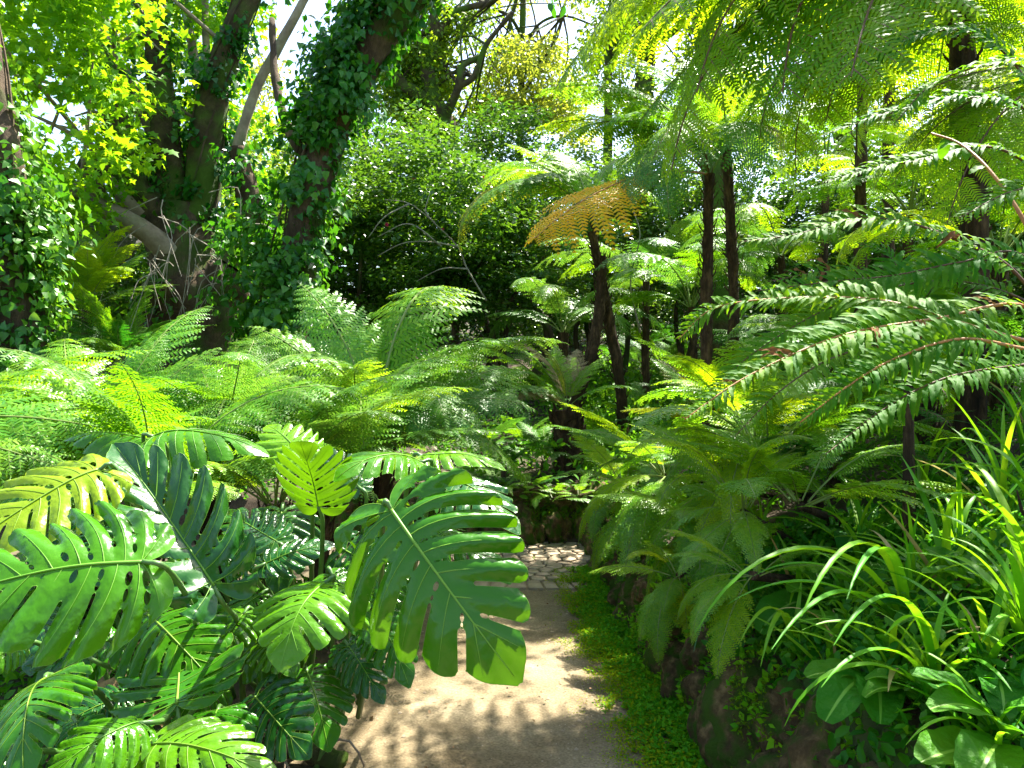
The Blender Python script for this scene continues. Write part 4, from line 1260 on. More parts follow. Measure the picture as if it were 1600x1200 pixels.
def strap_clump(c, label, n, L, mats, group, tips=(), el=(0.35, 1.25), width=1.0, az=(0, 6.283)):
    c, q = hit(*c)
    tips = [(t[0], t[1], t[2] * q) + tuple(t[3:]) for t in tips]
    L = (L[0] * q, L[1] * q)
    root = thing('strap_leaf_plant', ground_at(c), label, 'plant', group)
    for t in tips:
        tip = P(*t[:3])
        me, tv = STRAP[t[3] if len(t) > 3 else RND.randrange(2, 5)]
        place(me, tv, root, c, tip, (0, 0, 1), 'leaf', RND.choice(mats), width * 0.36 / max(0.2, (tip - c).length) * 1.25)
    for i in range(n):
        a = az[0] + (az[1] - az[0]) * (i + RND.random()) / n
        e = RND.uniform(*el)
        ln = RND.uniform(*L)
        d = Vector((math.cos(a) * math.cos(e), math.sin(a) * math.cos(e), math.sin(e)))
        k = int(min(5, max(0, RND.gauss(2.4, 1.3))))
        me, tv = STRAP[k]
        place(me, tv, root, c + Vector((d.x, d.y, 0)) * 0.012, c + d * ln - Vector((0, 0, 0.1 * ln * k / 3)), (0, 0, 1), 'leaf', 'strap_dry' if RND.random() < 0.07 else RND.choice(mats), width * 0.36 / ln * RND.uniform(0.9, 1.3))
    return root


GS = 'strap leaved plants on the near bank'
SM = ('strap', 'strap', 'strap_light')
strap_clump((1418, 1000, 2.0), 'bright strap leaved plant in the middle of the near bank', 8, (0.22, 0.36), SM, GS, [(1080, 985, 1.75), (1130, 940, 1.9, 2), (1235, 850, 2.1, 1), (1190, 1010, 1.6), (1400, 790, 2.0, 0), (1330, 860, 2.1), (1500, 860, 1.9), (1240, 960, 1.6), (1345, 940, 1.5), (1180, 905, 2.0)], width=1.0)
strap_clump((1460, 1105, 1.55), 'bright strap leaved plant above the spoon leaves at the bottom', 5, (0.18, 0.3), SM, GS, [(1262, 990, 1.5, 3), (1290, 1005, 1.3, 4), (1330, 1030, 1.7, 2), (1220, 1130, 1.5, 4), (1370, 990, 1.4), (1560, 1010, 1.4), (1600, 1080, 1.3), (1300, 1080, 1.35, 3)], width=0.9)
strap_clump((1415, 990, 2.3), 'tall upright broad strap leaf standing behind the others', 0, (0.3, 0.4), ('strap',), GS, [(1413, 780, 2.3, 0), (1440, 800, 2.3, 0), (1395, 850, 2.3, 1)], width=1.7)
strap_clump((1600, 1020, 1.6), 'arching strap leaved plant at the lower right frame edge', 7, (0.25, 0.45), SM, GS, [(1400, 870, 1.7, 3), (1430, 800, 1.8, 3), (1490, 720, 1.9, 3), (1460, 950, 1.6, 4), (1440, 780, 1.5, 4), (1520, 1000, 1.5, 4), (1540, 850, 1.5, 2)], width=1.0)
strap_clump((1625, 860, 1.7), 'tall strap leaves rising along the right edge below the sword fern', 4, (0.35, 0.5), ('strap', 'strap_light'), GS, [(1545, 570, 1.75, 0), (1525, 650, 1.7, 1), (1570, 600, 1.8, 1), (1450, 740, 1.7, 4), (1460, 690, 1.9, 4), (1590, 560, 1.7, 0)], width=1.2)
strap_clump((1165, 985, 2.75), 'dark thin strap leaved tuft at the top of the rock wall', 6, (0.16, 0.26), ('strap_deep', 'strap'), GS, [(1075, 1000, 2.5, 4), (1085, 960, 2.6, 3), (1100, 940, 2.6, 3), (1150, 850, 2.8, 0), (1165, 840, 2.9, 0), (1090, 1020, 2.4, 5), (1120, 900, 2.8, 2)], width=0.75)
strap_clump((1240, 1030, 2.35), 'light green strap tuft with pale shoots over the boulder', 6, (0.15, 0.28), SM, GS, [(1150, 1000, 2.1, 4), (1180, 1040, 2.0, 4), (1290, 930, 2.3, 2), (1200, 940, 2.4, 2), (1250, 900, 2.4, 1)], width=0.75)
strap_clump((1090, 690, 5.6), 'lime grassy tuft among the wall ferns', 12, (0.25, 0.4), ('strap_light',), GS, width=0.7)
strap_clump((940, 850, 6.1), 'pale striped strap tuft at the end of the wall by the cobbles', 11, (0.2, 0.34), ('strap_light', 'strap'), GS, width=0.8)
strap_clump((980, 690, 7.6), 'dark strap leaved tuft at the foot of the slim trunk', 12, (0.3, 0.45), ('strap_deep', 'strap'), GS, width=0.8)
strap_clump((1500, 880, 2.1), 'strap leaved plant crowding behind the right edge plant', 11, (0.25, 0.42), SM, GS, width=0.9)
strap_clump((1330, 985, 1.8), 'small strap leaved plant leaning over the boulder top', 9, (0.16, 0.26), SM, GS, width=0.8)
strap_clump((1560, 1190, 1.25), 'strap leaved plant in the bottom right corner', 8, (0.15, 0.28), SM, GS, width=0.8)
strap_clump((1600, 750, 2.4), 'shaded strap leaved plant below the sword fern stalks', 12, (0.3, 0.5), ('strap', 'strap_deep'), GS, width=1.0)

for pp_, lab_, n_, L_, w_ in (((1250, 960, 2.4), 'strap tuft arching over the boulder from behind', 12, (0.24, 0.38), 1.0), ((1350, 900, 2.5), 'strap leaved plant left of the upright broad blade', 13, (0.28, 0.44), 1.1), ((1480, 940, 2.1), 'strap leaved plant right of the upright broad blade', 13, (0.28, 0.44), 1.1), ((1540, 1060, 1.7), 'strap leaved plant over the corner rosette', 12, (0.22, 0.36), 1.0), ((1440, 800, 2.8), 'taller strap leaved plant in the shade of the sword fern', 12, (0.3, 0.5), 1.1), ((1570, 850, 2.1), 'strap leaved plant below the tall right edge blades', 13, (0.3, 0.5), 1.15), ((1300, 1060, 2.0), 'strap tuft hanging down the boulder face', 10, (0.18, 0.3), 0.9), ((1200, 880, 3.0), 'strap tuft on the mossy ledge behind the pale rosette', 11, (0.22, 0.34), 0.8), ((1400, 1080, 1.75), 'strap tuft between the two spoon leaved rosettes', 10, (0.2, 0.32), 0.9)):
    strap_clump(pp_, lab_, n_, L_, SM, GS, width=w_)

# ------------------------------------------------------------------ spoon-leaved rosettes and round-leaved plants
SPOON = []
for i in range(4):
    me, tv = strip_leaf('leaf', lambda t: 0.035 + 0.165 * max(0, math.sin(math.pi * min(1, max(0, (t - 0.22) / 0.8)))) ** 0.7 if t > 0.22 else 0.035, 16, 0.5 + 0.4 * i, 0.28, M['broad'], 110 + i, 0.11, 0.022, 0.03, 1.1, across=6, rib=True)
    SPOON.append((me, Vector((0, tv.y, tv.z))))


def rosette(c, label, n, L, mat, group, tips=(), el=(0.15, 0.7), name='spoon_leaf_plant'):
    c, q = hit(*c)
    c.z += 0.02
    tips = [(t[0], t[1], t[2] * q) for t in tips]
    L = (L[0] * q, L[1] * q)
    root = thing(name, ground_at(c), label, 'plant', group)
    for t in tips:
        me, tv = RND.choice(SPOON)
        place(me, tv, root, c, P(*t[:3]), (0, -0.25, 1), 'leaf', mat)
    for i in range(n):
        a = 6.283 * (i + RND.random() * 0.7) / n
        e = RND.uniform(*el)
        ln = RND.uniform(*L)
        d = Vector((math.cos(a) * math.cos(e), math.sin(a) * math.cos(e), math.sin(e)))
        me, tv = RND.choice(SPOON)
        place(me, tv, root, c, c + d * ln, (0, 0, 1), 'leaf', mat)
    V, F = [], []
    g = ground_at(c)
    tube(V, F, [g - Vector((0, 0, .03)), g.lerp(c, 0.5), c], [0.012, 0.01, 0.006], 6)
    obj_at('stem', mesh_from('stem', V, F, M['stalk_green']), root, g)
    return root


GR = 'spoon leaved plants on the near bank'
rosette((1450, 1120, 1.7), 'spoon leaved rosette left of the corner rosette', 8, (0.12, 0.18), 'broad', GR)
rosette((1330, 1020, 2.2), 'spoon leaved rosette behind the bare rock', 9, (0.12, 0.18), 'broad', GR)
rosette((1540, 950, 1.9), 'spoon leaved rosette below the right edge straps', 9, (0.14, 0.2), 'broad', GR)
rosette((1365, 1075, 1.75), 'spoon leaved rosette over the bare rock', 3, (0.10, 0.14), 'broad', GR, [(1262, 1060, 1.7), (1285, 1125, 1.6), (1370, 1130, 1.55), (1330, 1000, 1.8), (1400, 1010, 1.8)])
rosette((1570, 1180, 1.35), 'large spoon leaved rosette in the bottom right corner', 3, (0.15, 0.2), 'broad', GR, [(1455, 1110, 1.32), (1445, 1195, 1.25), (1475, 1060, 1.42), (1545, 1055, 1.5), (1620, 1100, 1.3), (1510, 1240, 1.2)])
rosette((1230, 905, 2.6), 'pale spoon leaved rosette among the strap leaves', 7, (0.14, 0.2), 'broad', GR, [(1140, 885, 2.6), (1180, 950, 2.4), (1160, 930, 2.5)])
rosette((1150, 870, 3.0), 'light green rosette on the mossy ledge over the wall', 9, (0.12, 0.18), 'strap_light', GR)
rosette((1290, 960, 2.1), 'broad leaved rosette under the arching strap leaves', 7, (0.13, 0.2), 'broad', GR, [(1190, 990, 2.0), (1210, 950, 2.1)])
rosette((1010, 1020, 3.6), 'tiny seedling rosette at the dark wall foot', 6, (0.05, 0.07), 'broad', GR)
rosette((1080, 1090, 3.1), 'small seedling rosette in the moss by the boulder', 6, (0.05, 0.08), 'broad', GR)
rosette((1350, 870, 2.4), 'dark rosette behind the arching strap leaves', 8, (0.15, 0.22), 'round', GR)
rosette((1480, 1010, 1.9), 'shaded rosette between the two strap leaved plants', 8, (0.13, 0.2), 'round', GR)


def round_leaf_mesh(seed):
    rs = random.Random(seed)
    V = [(0, 0, 0)]
    F = []
    n = 18
    for r, zz in ((0.5, 0.05), (1.0, 0.02)):
        for i in range(n):
            a = math.radians(20) + (math.radians(320)) * i / (n - 1) - math.pi / 2
            rr = r * (1 + (0.05 * math.sin(i * 2.2) if r == 1 else 0))
            V.append((0.5 * rr * math.cos(a), 0.5 * rr * math.sin(a), zz + 0.05 * math.sin(i * 1.1 + seed) * r))
    for i in range(n - 1):
        F.append((0, 1 + i, 2 + i))
        F.append((1 + i, 1 + n + i, 2 + n + i, 2 + i))
    return mesh_from('leaf', V, F, M['round'], smooth_shade=True)


ROUND = [round_leaf_mesh(i) for i in range(3)]


def round_plant(c, label, n, spread, size, mat='round'):
    c, _ = hit(*c)
    c.z += 0.07
    root = thing('round_leaf_plant', ground_at(c), label, 'plant', 'round leaved plants on the near bank')
    g = ground_at(c)
    for i in range(n):
        a = i * 2.4; r = spread * math.sqrt((i + 0.5) / n)
        p = Vector((c.x + r * math.cos(a), c.y + r * math.sin(a) * 0.8, c.z + RND.uniform(-0.05, 0.05) - r * 0.15))
        o = obj('leaf', RND.choice(ROUND), root)
        s = size * RND.uniform(0.7, 1.2)
        o.matrix_local = Matrix.Translation(p - root.location) @ Matrix.Rotation(RND.uniform(0, 6.28), 4, 'Z') @ Matrix.Rotation(RND.uniform(0.1, 0.7), 4, 'X') @ Matrix.Scale(s, 4)
        set_mat(o, M[mat])
        V, F = [], []
        tube(V, F, [Vector((0, 0, -0.002)), (g + (p - g) * 0.5 - p), g - p], [0.003, 0.003, 0.004], 4)
        st = obj('stalk', mesh_from('stalk', V, F, M['stalk_green']), root)
        st.location = p - root.location
    return root


round_plant((1300, 835, 2.9), 'round dark leaves on the bank below the brown stalked fern', 16, 0.26, 0.14)
round_plant((1400, 820, 2.7), 'round shaded leaves left of the tall strap leaves', 14, 0.26, 0.14)
round_plant((1500, 780, 2.7), 'round shaded leaves behind the tall strap leaves', 14, 0.3, 0.14)
round_plant((1220, 880, 2.8), 'round leaves beside the pale rosette', 12, 0.2, 0.12, 'broad')
round_plant((1420, 930, 2.2), 'round leaves in the shade of the arching strap leaves', 12, 0.22, 0.12, 'broad')


# ------------------------------------------------------------------ monstera
MARGIN = [(0, -0.03), (0.05, -0.13), (0.14, -0.215), (0.27, -0.225), (0.39, -0.12), (0.46, 0.06), (0.465, 0.27), (0.41, 0.49), (0.31, 0.69), (0.17, 0.87), (0.0, 1.0)]


def leaf_half(rs, nl=7):
    """right half outline from the sinus to the tip, with slits; also holes and vein lines"""
    c = [np.array((v.x, v.y)) for v in resample([Vector((x, y, 0)) for x, y in MARGIN], 260)]
    c = [np.array((max(0.0, p[0]), p[1])) for p in c]
    cl = [0.0]
    for i in range(1, len(c)):
        cl.append(cl[-1] + np.linalg.norm(c[i] - c[i - 1]))
    tot = cl[-1]

    def marg(s):
        s = min(max(s, 0), 1) * tot
        i = int(np.searchsorted(cl, s)); i = min(max(i, 1), len(c) - 1)
        f = (s - cl[i - 1]) / max(1e-9, cl[i] - cl[i - 1])
        return c[i - 1] + (c[i] - c[i - 1]) * f

    def orig(s):            # where on the midrib a vein towards margin fraction s leaves
        u = max(0.0, (s - 0.30) / 0.70)
        return np.array((0.0, 0.005 + 0.83 * u ** 1.15))
    slits = []
    for j in range(1, nl):
        s = 0.15 + 0.82 * (j / nl) + rs.uniform(-0.010, 0.010)
        if j == 1 and rs.random() < 0.4: continue
        slits.append((s, (rs.uniform(0.48, 0.74) if j > 2 else rs.uniform(0.3, 0.5)) if j > 1 else 0.2))
    out, holes = [], []
    last = 0.0
    for (s, dep) in slits + [(1.0, 0)]:
        hw = 0.010 + 0.013 * rs.random()
        ds = hw / tot
        s_end = s - ds if dep else 1.0
        n = max(4, int((s_end - last) * tot / 0.016))
        for i in range(n + (0 if dep else 0)):
            f = i / n
            sv = last + (s_end - last) * f
            p = marg(sv)
            o = orig(sv)
            # rounded lobe end
            e = abs(2 * f - 1) ** 2.2
            if last == 0.0 and f < 0.5: e = 0
            if not dep and f > 0.5: e = 0
            out.append(o + (p - o) * (1 + 0.05 - 0.10 * e + 0.09 * (f - 0.5)))
        if dep:
            m_, o_ = marg(s), orig(s)
            d = o_ - m_; ln = np.linalg.norm(d); d /= ln
            pr = np.array((-d[1], d[0]))
            if np.dot(pr, marg(s - 0.02) - m_) < 0: pr = -pr
            q = m_ + d * ln * dep
            fs = (0.10, 0.28, 0.48, 0.68, 0.86, 1.0)
            we = 0.009 + 0.012 * rs.random()
            prof = lambda f: hw * (1 - f) * 0.75 + we * (0.35 + 0.65 * f)
            for f in fs: out.append(m_ + d * ln * dep * f + pr * prof(f))
            for a in (0.6, 1.2, 1.57, 1.95, 2.55): out.append(q + pr * we * math.cos(a) + d * we * 1.3 * math.sin(a))
            for f in fs[::-1]: out.append(m_ + d * ln * dep * f - pr * prof(f))
            for hole_at, hole_l in ((rs.uniform(0.30, 0.42), rs.uniform(0.12, 0.22)), (rs.uniform(0.66, 0.74), rs.uniform(0.08, 0.16))):
                if rs.random() < 0.22: continue
                cpt = o_ + (m_ - o_) * (1 - dep) * hole_at
                hl = min(0.06, ln * (1 - dep) * hole_l); hww = hl * rs.uniform(0.35, 0.6)
                if cpt[0] > hl * 0.8 + 0.012:
                    holes.append([cpt + d * hl * math.cos(2 * math.pi * k / 12) + pr * hww * math.sin(2 * math.pi * k / 12) for k in range(12)])
            last = s + ds
    lobe_edges = [0.17] + [s for s, _ in slits] + [0.97]
    veins = []
    for i in range(len(lobe_edges) - 1):
        s = (lobe_edges[i] + lobe_edges[i + 1]) / 2
        o_, m_ = orig(s), marg(s)
        veins.append([o_ + (m_ - o_) * f for f in np.linspace(0, 0.93, 9)])
    lines = [(orig(s), marg(s), s) for s in np.linspace(0.1, 1.0, 70)]
    return out, holes, veins, lines, lobe_edges


def inside(pts, loops):
    x, y = pts[:, 0], pts[:, 1]
    r = np.zeros(len(pts), bool)
    for lp in loops:
        a = np.asarray(lp); b = np.roll(a, -1, 0)
        for (x0, y0), (x1, y1) in zip(a, b):
            if y0 == y1: continue
            c = ((y0 > y) != (y1 > y)) & (x < (x1 - x0) * (y - y0) / (y1 - y0) + x0)
            r ^= c
    return r


def leaf_shape(seed):
    rs = random.Random(seed)
    R = leaf_half(rs, 7 + seed % 2); Lh = leaf_half(rs, 7 + (seed + 1) % 2)
    mir = lambda p: np.array((-p[0], p[1]))
    outline = R[0] + [np.array((0.0, 1.0))] + [mir(p) for p in Lh[0]][::-1]
    # drop near-duplicates
    ol = [outline[0]]
    for p in outline[1:]:
        if np.linalg.norm(p - ol[-1]) > 0.002: ol.append(p)
    if np.linalg.norm(ol[0] - ol[-1]) < 0.004: ol.pop()
    holes = R[1] + [[mir(p) for p in h] for h in Lh[1]]
    veins = [(v, 1) for v in R[2]] + [([mir(p) for p in v], -1) for v in Lh[2]]
    loops = [ol] + holes
    gx, gy = np.meshgrid(np.arange(-0.52, 0.53, 0.026), np.arange(-0.27, 1.05, 0.026))
    g = np.stack([gx.ravel(), gy.ravel()], 1) + NP.normal(size=(gx.size, 2)) * 0.003
    g = g[inside(g, loops)]
    B = np.concatenate([np.asarray(l) for l in loops])
    dmin = np.array([np.min(np.hypot(B[:, 0] - p[0], B[:, 1] - p[1])) for p in g])
    g = g[dmin > 0.010]
    vv, ee = [], []
    for l in loops:
        b = len(vv)
        vv += [Vector((float(p[0]), float(p[1]))) for p in l]
        ee += [(b + i, b + (i + 1) % len(l)) for i in range(len(l))]
    vv += [Vector((float(p[0]), float(p[1]))) for p in g]
    res = delaunay_2d_cdt(vv, ee, [], 0, 1e-5)
    V2 = np.array([(v.x, v.y) for v in res[0]])
    F2 = np.array([f for f in res[2] if len(f) == 3])
    cen = V2[F2].mean(1)
    F2 = F2[inside(cen, loops)]
    a = V2[F2[:, 1]] - V2[F2[:, 0]]; b = V2[F2[:, 2]] - V2[F2[:, 0]]
    flip = (a[:, 0] * b[:, 1] - a[:, 1] * b[:, 0]) < 0
    F2[flip] = F2[flip][:, ::-1]
    return V2, F2, loops, veins, (R[3], R[4]), (Lh[3], Lh[4])


SHAPES = [leaf_shape(s) for s in range(4)]


def lobe_phase(XY, half):
    """for points of one half (|x|, y): index of the lobe and the place across it, 0..1"""
    lines, edges = half
    best = np.full(len(XY), 9e9); sv = np.zeros(len(XY))
    for o_, m_, s in lines:
        d = m_ - o_; ln = np.linalg.norm(d); d = d / ln
        r = XY - o_
        t = np.clip(r @ d, 0, ln * 1.1)
        dist = np.linalg.norm(r - t[:, None] * d, axis=1)
        k = dist < best
        best[k] = dist[k]; sv[k] = s
    e = np.array(edges)
    i = np.clip(np.searchsorted(e, sv) - 1, 0, len(e) - 2)
    return i, np.clip((sv - e[i]) / (e[i + 1] - e[i]), 0, 1)


def deform(XY, shape, prm):
    fold, sd, corr, bend, seed = prm
    XY = np.asarray(XY, float)
    ax = np.abs(XY[:, 0]); y = XY[:, 1].copy()
    yf = y + 0.75 * ax * ax * np.clip(1.25 - y, 0.2, 1.2)
    z = fold * ax - sd * ax * ax
    rs = np.random.default_rng(seed)
    for sgn, half in ((1, shape[4]), (-1, shape[5])):
        k = (XY[:, 0] > 0) if sgn > 0 else (XY[:, 0] <= 0)
        if not k.any(): continue
        q = np.stack([ax[k], y[k]], 1)
        i, f = lobe_phase(q, half)
        rl = rs.normal(size=20)
        z[k] += corr * ax[k] * (0.5 - np.abs(f - 0.5) * 2) + rl[i] * 0.22 * sd * ax[k] ** 2 - corr * 0.35 * np.exp(-((f - 0.5) / 0.10) ** 2) * np.minimum(ax[k], 0.15)
    y = yf
    z += 0.012 * np.sin(XY[:, 0] * 9 + seed) * np.sin(y * 8 + seed * 2)
    b = bend if abs(bend) > 1e-3 else 1e-3
    th = b * y * (1 + 0.35 * np.clip(y, 0, 1))
    Y = np.sin(th) / b + z * np.sin(th)
    Z = -(1 - np.cos(th)) / b + z * np.cos(th)
    x = XY[:, 0] * (1 - 0.10 * np.abs(fold))
    return np.stack([x, Y, Z], 1)


mon_base = Vector((-0.98, 3.0, ht(-0.98, 3.0)))
mon = thing('monstera_plant', mon_base, 'big monstera plant with glossy split leaves beside the path', 'monstera')
leaf_no = 0


def monstera_leaf(attach, tip, face, mat, prm, shape=None, foot=None, label=None, wide=1.0):
    global leaf_no
    sh = SHAPES[(leaf_no if shape is None else shape) % 4]
    leaf_no += 1
    prm = tuple(prm) + (leaf_no,)
    a, t = P(*attach), P(*tip)
    tv = Vector(deform([(0.0001, 1.0)], sh, prm)[0]); tv.x = 0
    rot, sc = align_matrix(tv, a, t, face)
    M4 = rot @ Matrix.Diagonal((sc * wide, sc, sc, 1))
    o3 = deform(sh[0], sh, prm)
    o = obj('leaf', mesh_np('leaf', o3, sh[1], M[mat], True), mon)
    o.matrix_local = Matrix.Translation(a - mon.location) @ M4
    if label: o['label'] = label
    # veins, midrib and pale margin
    V, F = [], []
    up = 0.0035 / max(sc, 0.1)
    mid = deform([(0.0002, v) for v in np.linspace(-0.02, 0.97, 26)], sh, prm)
    tube(V, F, [Vector(p) + Vector((0, 0, up * 0.6)) for p in mid], taper(26, 0.0105, 0.0022), 6)
    for v, s in sh[3]:
        q = deform([(p[0] + 0.0003 * s, p[1]) for p in v], sh, prm)
        tube(V, F, [Vector(p) + Vector((0, 0, up * 0.25)) for p in q], taper(9, 0.0042, 0.0011), 4, cap=False)
    for lp in sh[2][:1]:
        q = deform(np.asarray(lp + [lp[0]]), sh, prm)
        tube(V, F, [Vector(p) for p in q], 0.0016, 3, cap=False)
    ve = obj('vein', mesh_from('vein', V, F, M['vein'], smooth_shade=True), o)
    # petiole
    if foot is None:
        foot = Vector((a.x * 0.75 + mon_base.x * 0.25 + RND.uniform(-0.1, 0.1), a.y + RND.uniform(0.25, 0.6), 0.0))
        foot.x = min(foot.x, -0.78)
        foot.z = ht(foot.x, foot.y)
    else:
        foot = P(*foot)
        foot.z = max(foot.z, ht(foot.x, foot.y) - 0.02)
    back = (a - t).normalized()
    pp = resample([a, a + back * 0.05 + Vector((0, 0.03, -0.04)), a.lerp(foot, 0.45) + Vector((0, 0.10, 0.03)), foot], 14)
    inv = (Matrix.Translation(a) @ M4).inverted()
    V, F = [], []
    rr = taper(14, 0.006, 0.012)
    tube(V, F, [p - a for p in pp], rr, 7)
    pe = obj('petiole', mesh_from('petiole', V, F, M['petiole'], smooth_shade=True), mon)
    pe.location = a - mon.location
    return o


#            attach            tip               faces             material          fold  sides corr bend
LEAVES = [
    ((590, 960, 2.75), (640, 1075, 2.6), (0.1, -0.7, 0.7), 'monstera', (0.1, 0.9, 0.25, 0.7), 1, None, None, 1.0),
    ((545, 1010, 2.8), (600, 1100, 2.7), (0.0, -0.7, 0.7), 'monstera_dark', (0.1, 0.9, 0.25, 0.7), 3, None, None, 1.0),
    ((612, 797, 2.15), (812, 1068, 1.98), (-0.25, -0.80, 0.55), 'monstera', (0.10, 1.0, 0.34, 0.6), 0, (560, 1120, 3.0), 'biggest split leaf drooping over the path', 1.22),
    ((222, 877, 1.95), (-120, 945, 1.85), (0.05, -0.72, 0.70), 'monstera_light', (0.10, 1.1, 0.28, 0.45), 1, (330, 1080, 2.9), 'broad fresh green leaf cut by the left frame edge', 1.25),
    ((152, 735, 2.40), (-70, 880, 2.15), (0.0, -0.62, 0.80), 'monstera_lime', (0.05, 0.7, 0.25, 0.5), 2, (250, 1080, 3.2), 'yellow green sunlit leaf', 1.2),
    ((332, 912, 2.36), (178, 694, 2.62), (0.25, -0.75, 0.60), 'monstera_dark', (0.45, 0.5, 0.28, 0.25), 3, (380, 1100, 3.0), 'blue green half folded leaf', 0.8),
    ((277, 1099, 2.30), (278, 962, 2.62), (0, -0.72, 0.70), 'monstera', (0.15, 0.5, 0.22, -0.2), 0, (300, 1180, 2.9), None, 1.5),
    ((507, 911, 2.35), (438, 1050, 2.12), (-0.15, -0.80, 0.60), 'monstera_light', (0.0, 1.0, 0.25, 1.0), 1, (430, 1120, 3.1), None, 1.5),
    ((497, 792, 2.62), (468, 690, 2.38), (0, 0.75, 0.60), 'monstera', (0.55, 0.2, 0.2, 0.3), 2, (480, 1100, 3.1), 'leaf seen from below, backlit veins', 1.2),
    ((474, 716, 2.85), (418, 664, 3.05), (0.1, -0.6, 0.85), 'monstera_light', (0.1, 0.5, 0.25, 0.4), 3, (480, 1100, 3.3), None, 1.1),
    ((240, 682, 2.75), (420, 712, 2.70), (0.1, -0.30, 1), 'monstera_light', (0.0, 1.5, 0.2, 0.7), 0, (300, 1080, 3.3), None, 1.0),
    ((238, 690, 2.95), (95, 690, 3.05), (0, -0.2, 1), 'monstera', (0.0, 1.2, 0.2, 0.5), 1, (260, 1080, 3.3), None, 0.6),
    ((655, 722, 2.70), (522, 752, 2.45), (0, -0.35, 1), 'monstera', (0.05, 1.1, 0.25, 0.9), 2, (560, 1100, 3.2), None, 1.0),
    ((660, 712, 2.85), (790, 735, 2.75), (0.05, -0.15, 1), 'monstera_light', (0.05, 0.7, 0.2, 0.5), 3, (560, 1090, 3.3), None, 1.0),
    ((690, 748, 2.60), (812, 835, 2.38), (0.3, -0.55, 0.8), 'monstera_dark', (0.05, 0.9, 0.25, 0.7), 0, (590, 1090, 3.2), None, 0.95),
    ((670, 835, 2.75), (798, 912, 2.55), (0.1, -0.50, 0.85), 'monstera', (0.05, 0.9, 0.25, 0.6), 1, (590, 1090, 3.2), None, 0.8),
    ((70, 1060, 2.05), (40, 1230, 1.75), (-0.1, -0.75, 0.65), 'monstera', (0.05, 0.9, 0.25, 0.8), 2, (200, 1190, 2.8), None, 1.0),
    ((215, 1130, 2.0), (60, 1235, 1.8), (0, -0.6, 0.8), 'monstera', (0.05, 1.1, 0.25, 0.8), 3, (260, 1190, 2.8), None, 1.0),
    ((230, 1165, 2.0), (440, 1225, 1.9), (0, -0.45, 0.9), 'monstera_light', (0.05, 1.0, 0.25, 0.8), 0, (300, 1190, 2.9), None, 0.9),
    ((430, 845, 2.95), (345, 800, 3.10), (0.1, -0.6, 0.8), 'monstera_dark', (0.2, 0.6, 0.2, 0.2), 1, None, None, 1.0),
    ((415, 880, 2.85), (525, 850, 2.95), (0, -0.6, 0.8), 'monstera_dark', (0.1, 0.8, 0.2, 0.4), 2, None, None, 0.9),
    ((560, 880, 2.95), (650, 985, 2.80), (0, -0.6, 0.8), 'monstera', (0.1, 0.8, 0.2, 0.6), 3, None, None, 0.8),
    ((405, 930, 2.9), (330, 1010, 2.75), (0, -0.6, 0.8), 'monstera', (0.1, 0.8, 0.2, 0.6), 0, None, None, 0.9),
    ((130, 1020, 2.45), (20, 1000, 2.5), (0, -0.6, 0.8), 'monstera_dark', (0.1, 0.8, 0.2, 0.4), 1, None, None, 1.0),
    ((520, 900, 2.60), (585, 1010, 2.48), (0.3, -0.6, 0.7), 'monstera', (0.1, 0.9, 0.2, 0.7), 2, None, None, 0.9),
    ((110, 760, 2.9), (-20, 800, 2.9), (0, -0.3, 1), 'monstera', (0.0, 1.0, 0.2, 0.5), 3, None, None, 0.8),
    ((330, 985, 2.75), (230, 1030, 2.6), (0, -0.6, 0.8), 'monstera', (0.1, 0.8, 0.2, 0.6), 0, None, None, 0.9),
    ((560, 760, 3.05), (510, 700, 3.2), (0, -0.6, 0.8), 'monstera_dark', (0.1, 0.8, 0.2, 0.3), 1, None, None, 0.9),
]
for a_ in [(120, 1130, 2.3), (340, 1110, 2.45), (30, 1010, 2.3), (400, 1090, 2.7), (10, 1180, 2.0), (150, 1180, 2.1), (480, 1050, 2.8), (230, 960, 2.6), (560, 1000, 2.9), (380, 960, 2.7), (60, 960, 2.7), (170, 1000, 2.8), (40, 890, 2.9), (420, 1000, 2.9), (300, 870, 3.0), (380, 840, 3.1), (470, 960, 3.0), (540, 860, 3.1), (250, 800, 3.1), (90, 830, 3.0), (600, 900, 3.0), (190, 1090, 2.6), (20, 1120, 2.4), (330, 1060, 2.8), (440, 800, 3.2), (610, 790, 3.0)]:
    dx_, dy_ = RND.uniform(-130, 130), RND.uniform(40, 130)
    LEAVES.append((a_, (a_[0] + dx_, a_[1] + dy_, a_[2] - RND.uniform(0.05, 0.25)), (RND.uniform(-0.3, 0.3), -0.65, 0.75), RND.choice(['monstera', 'monstera_dark', 'monstera_light', 'monstera']), (0.08, 0.9, 0.3, RND.uniform(0.3, 0.8)), RND.randrange(4), None, None, 1.25))
for L_ in LEAVES:
    monstera_leaf(*L_[:5], shape=L_[5], foot=L_[6], label=L_[7], wide=L_[8])
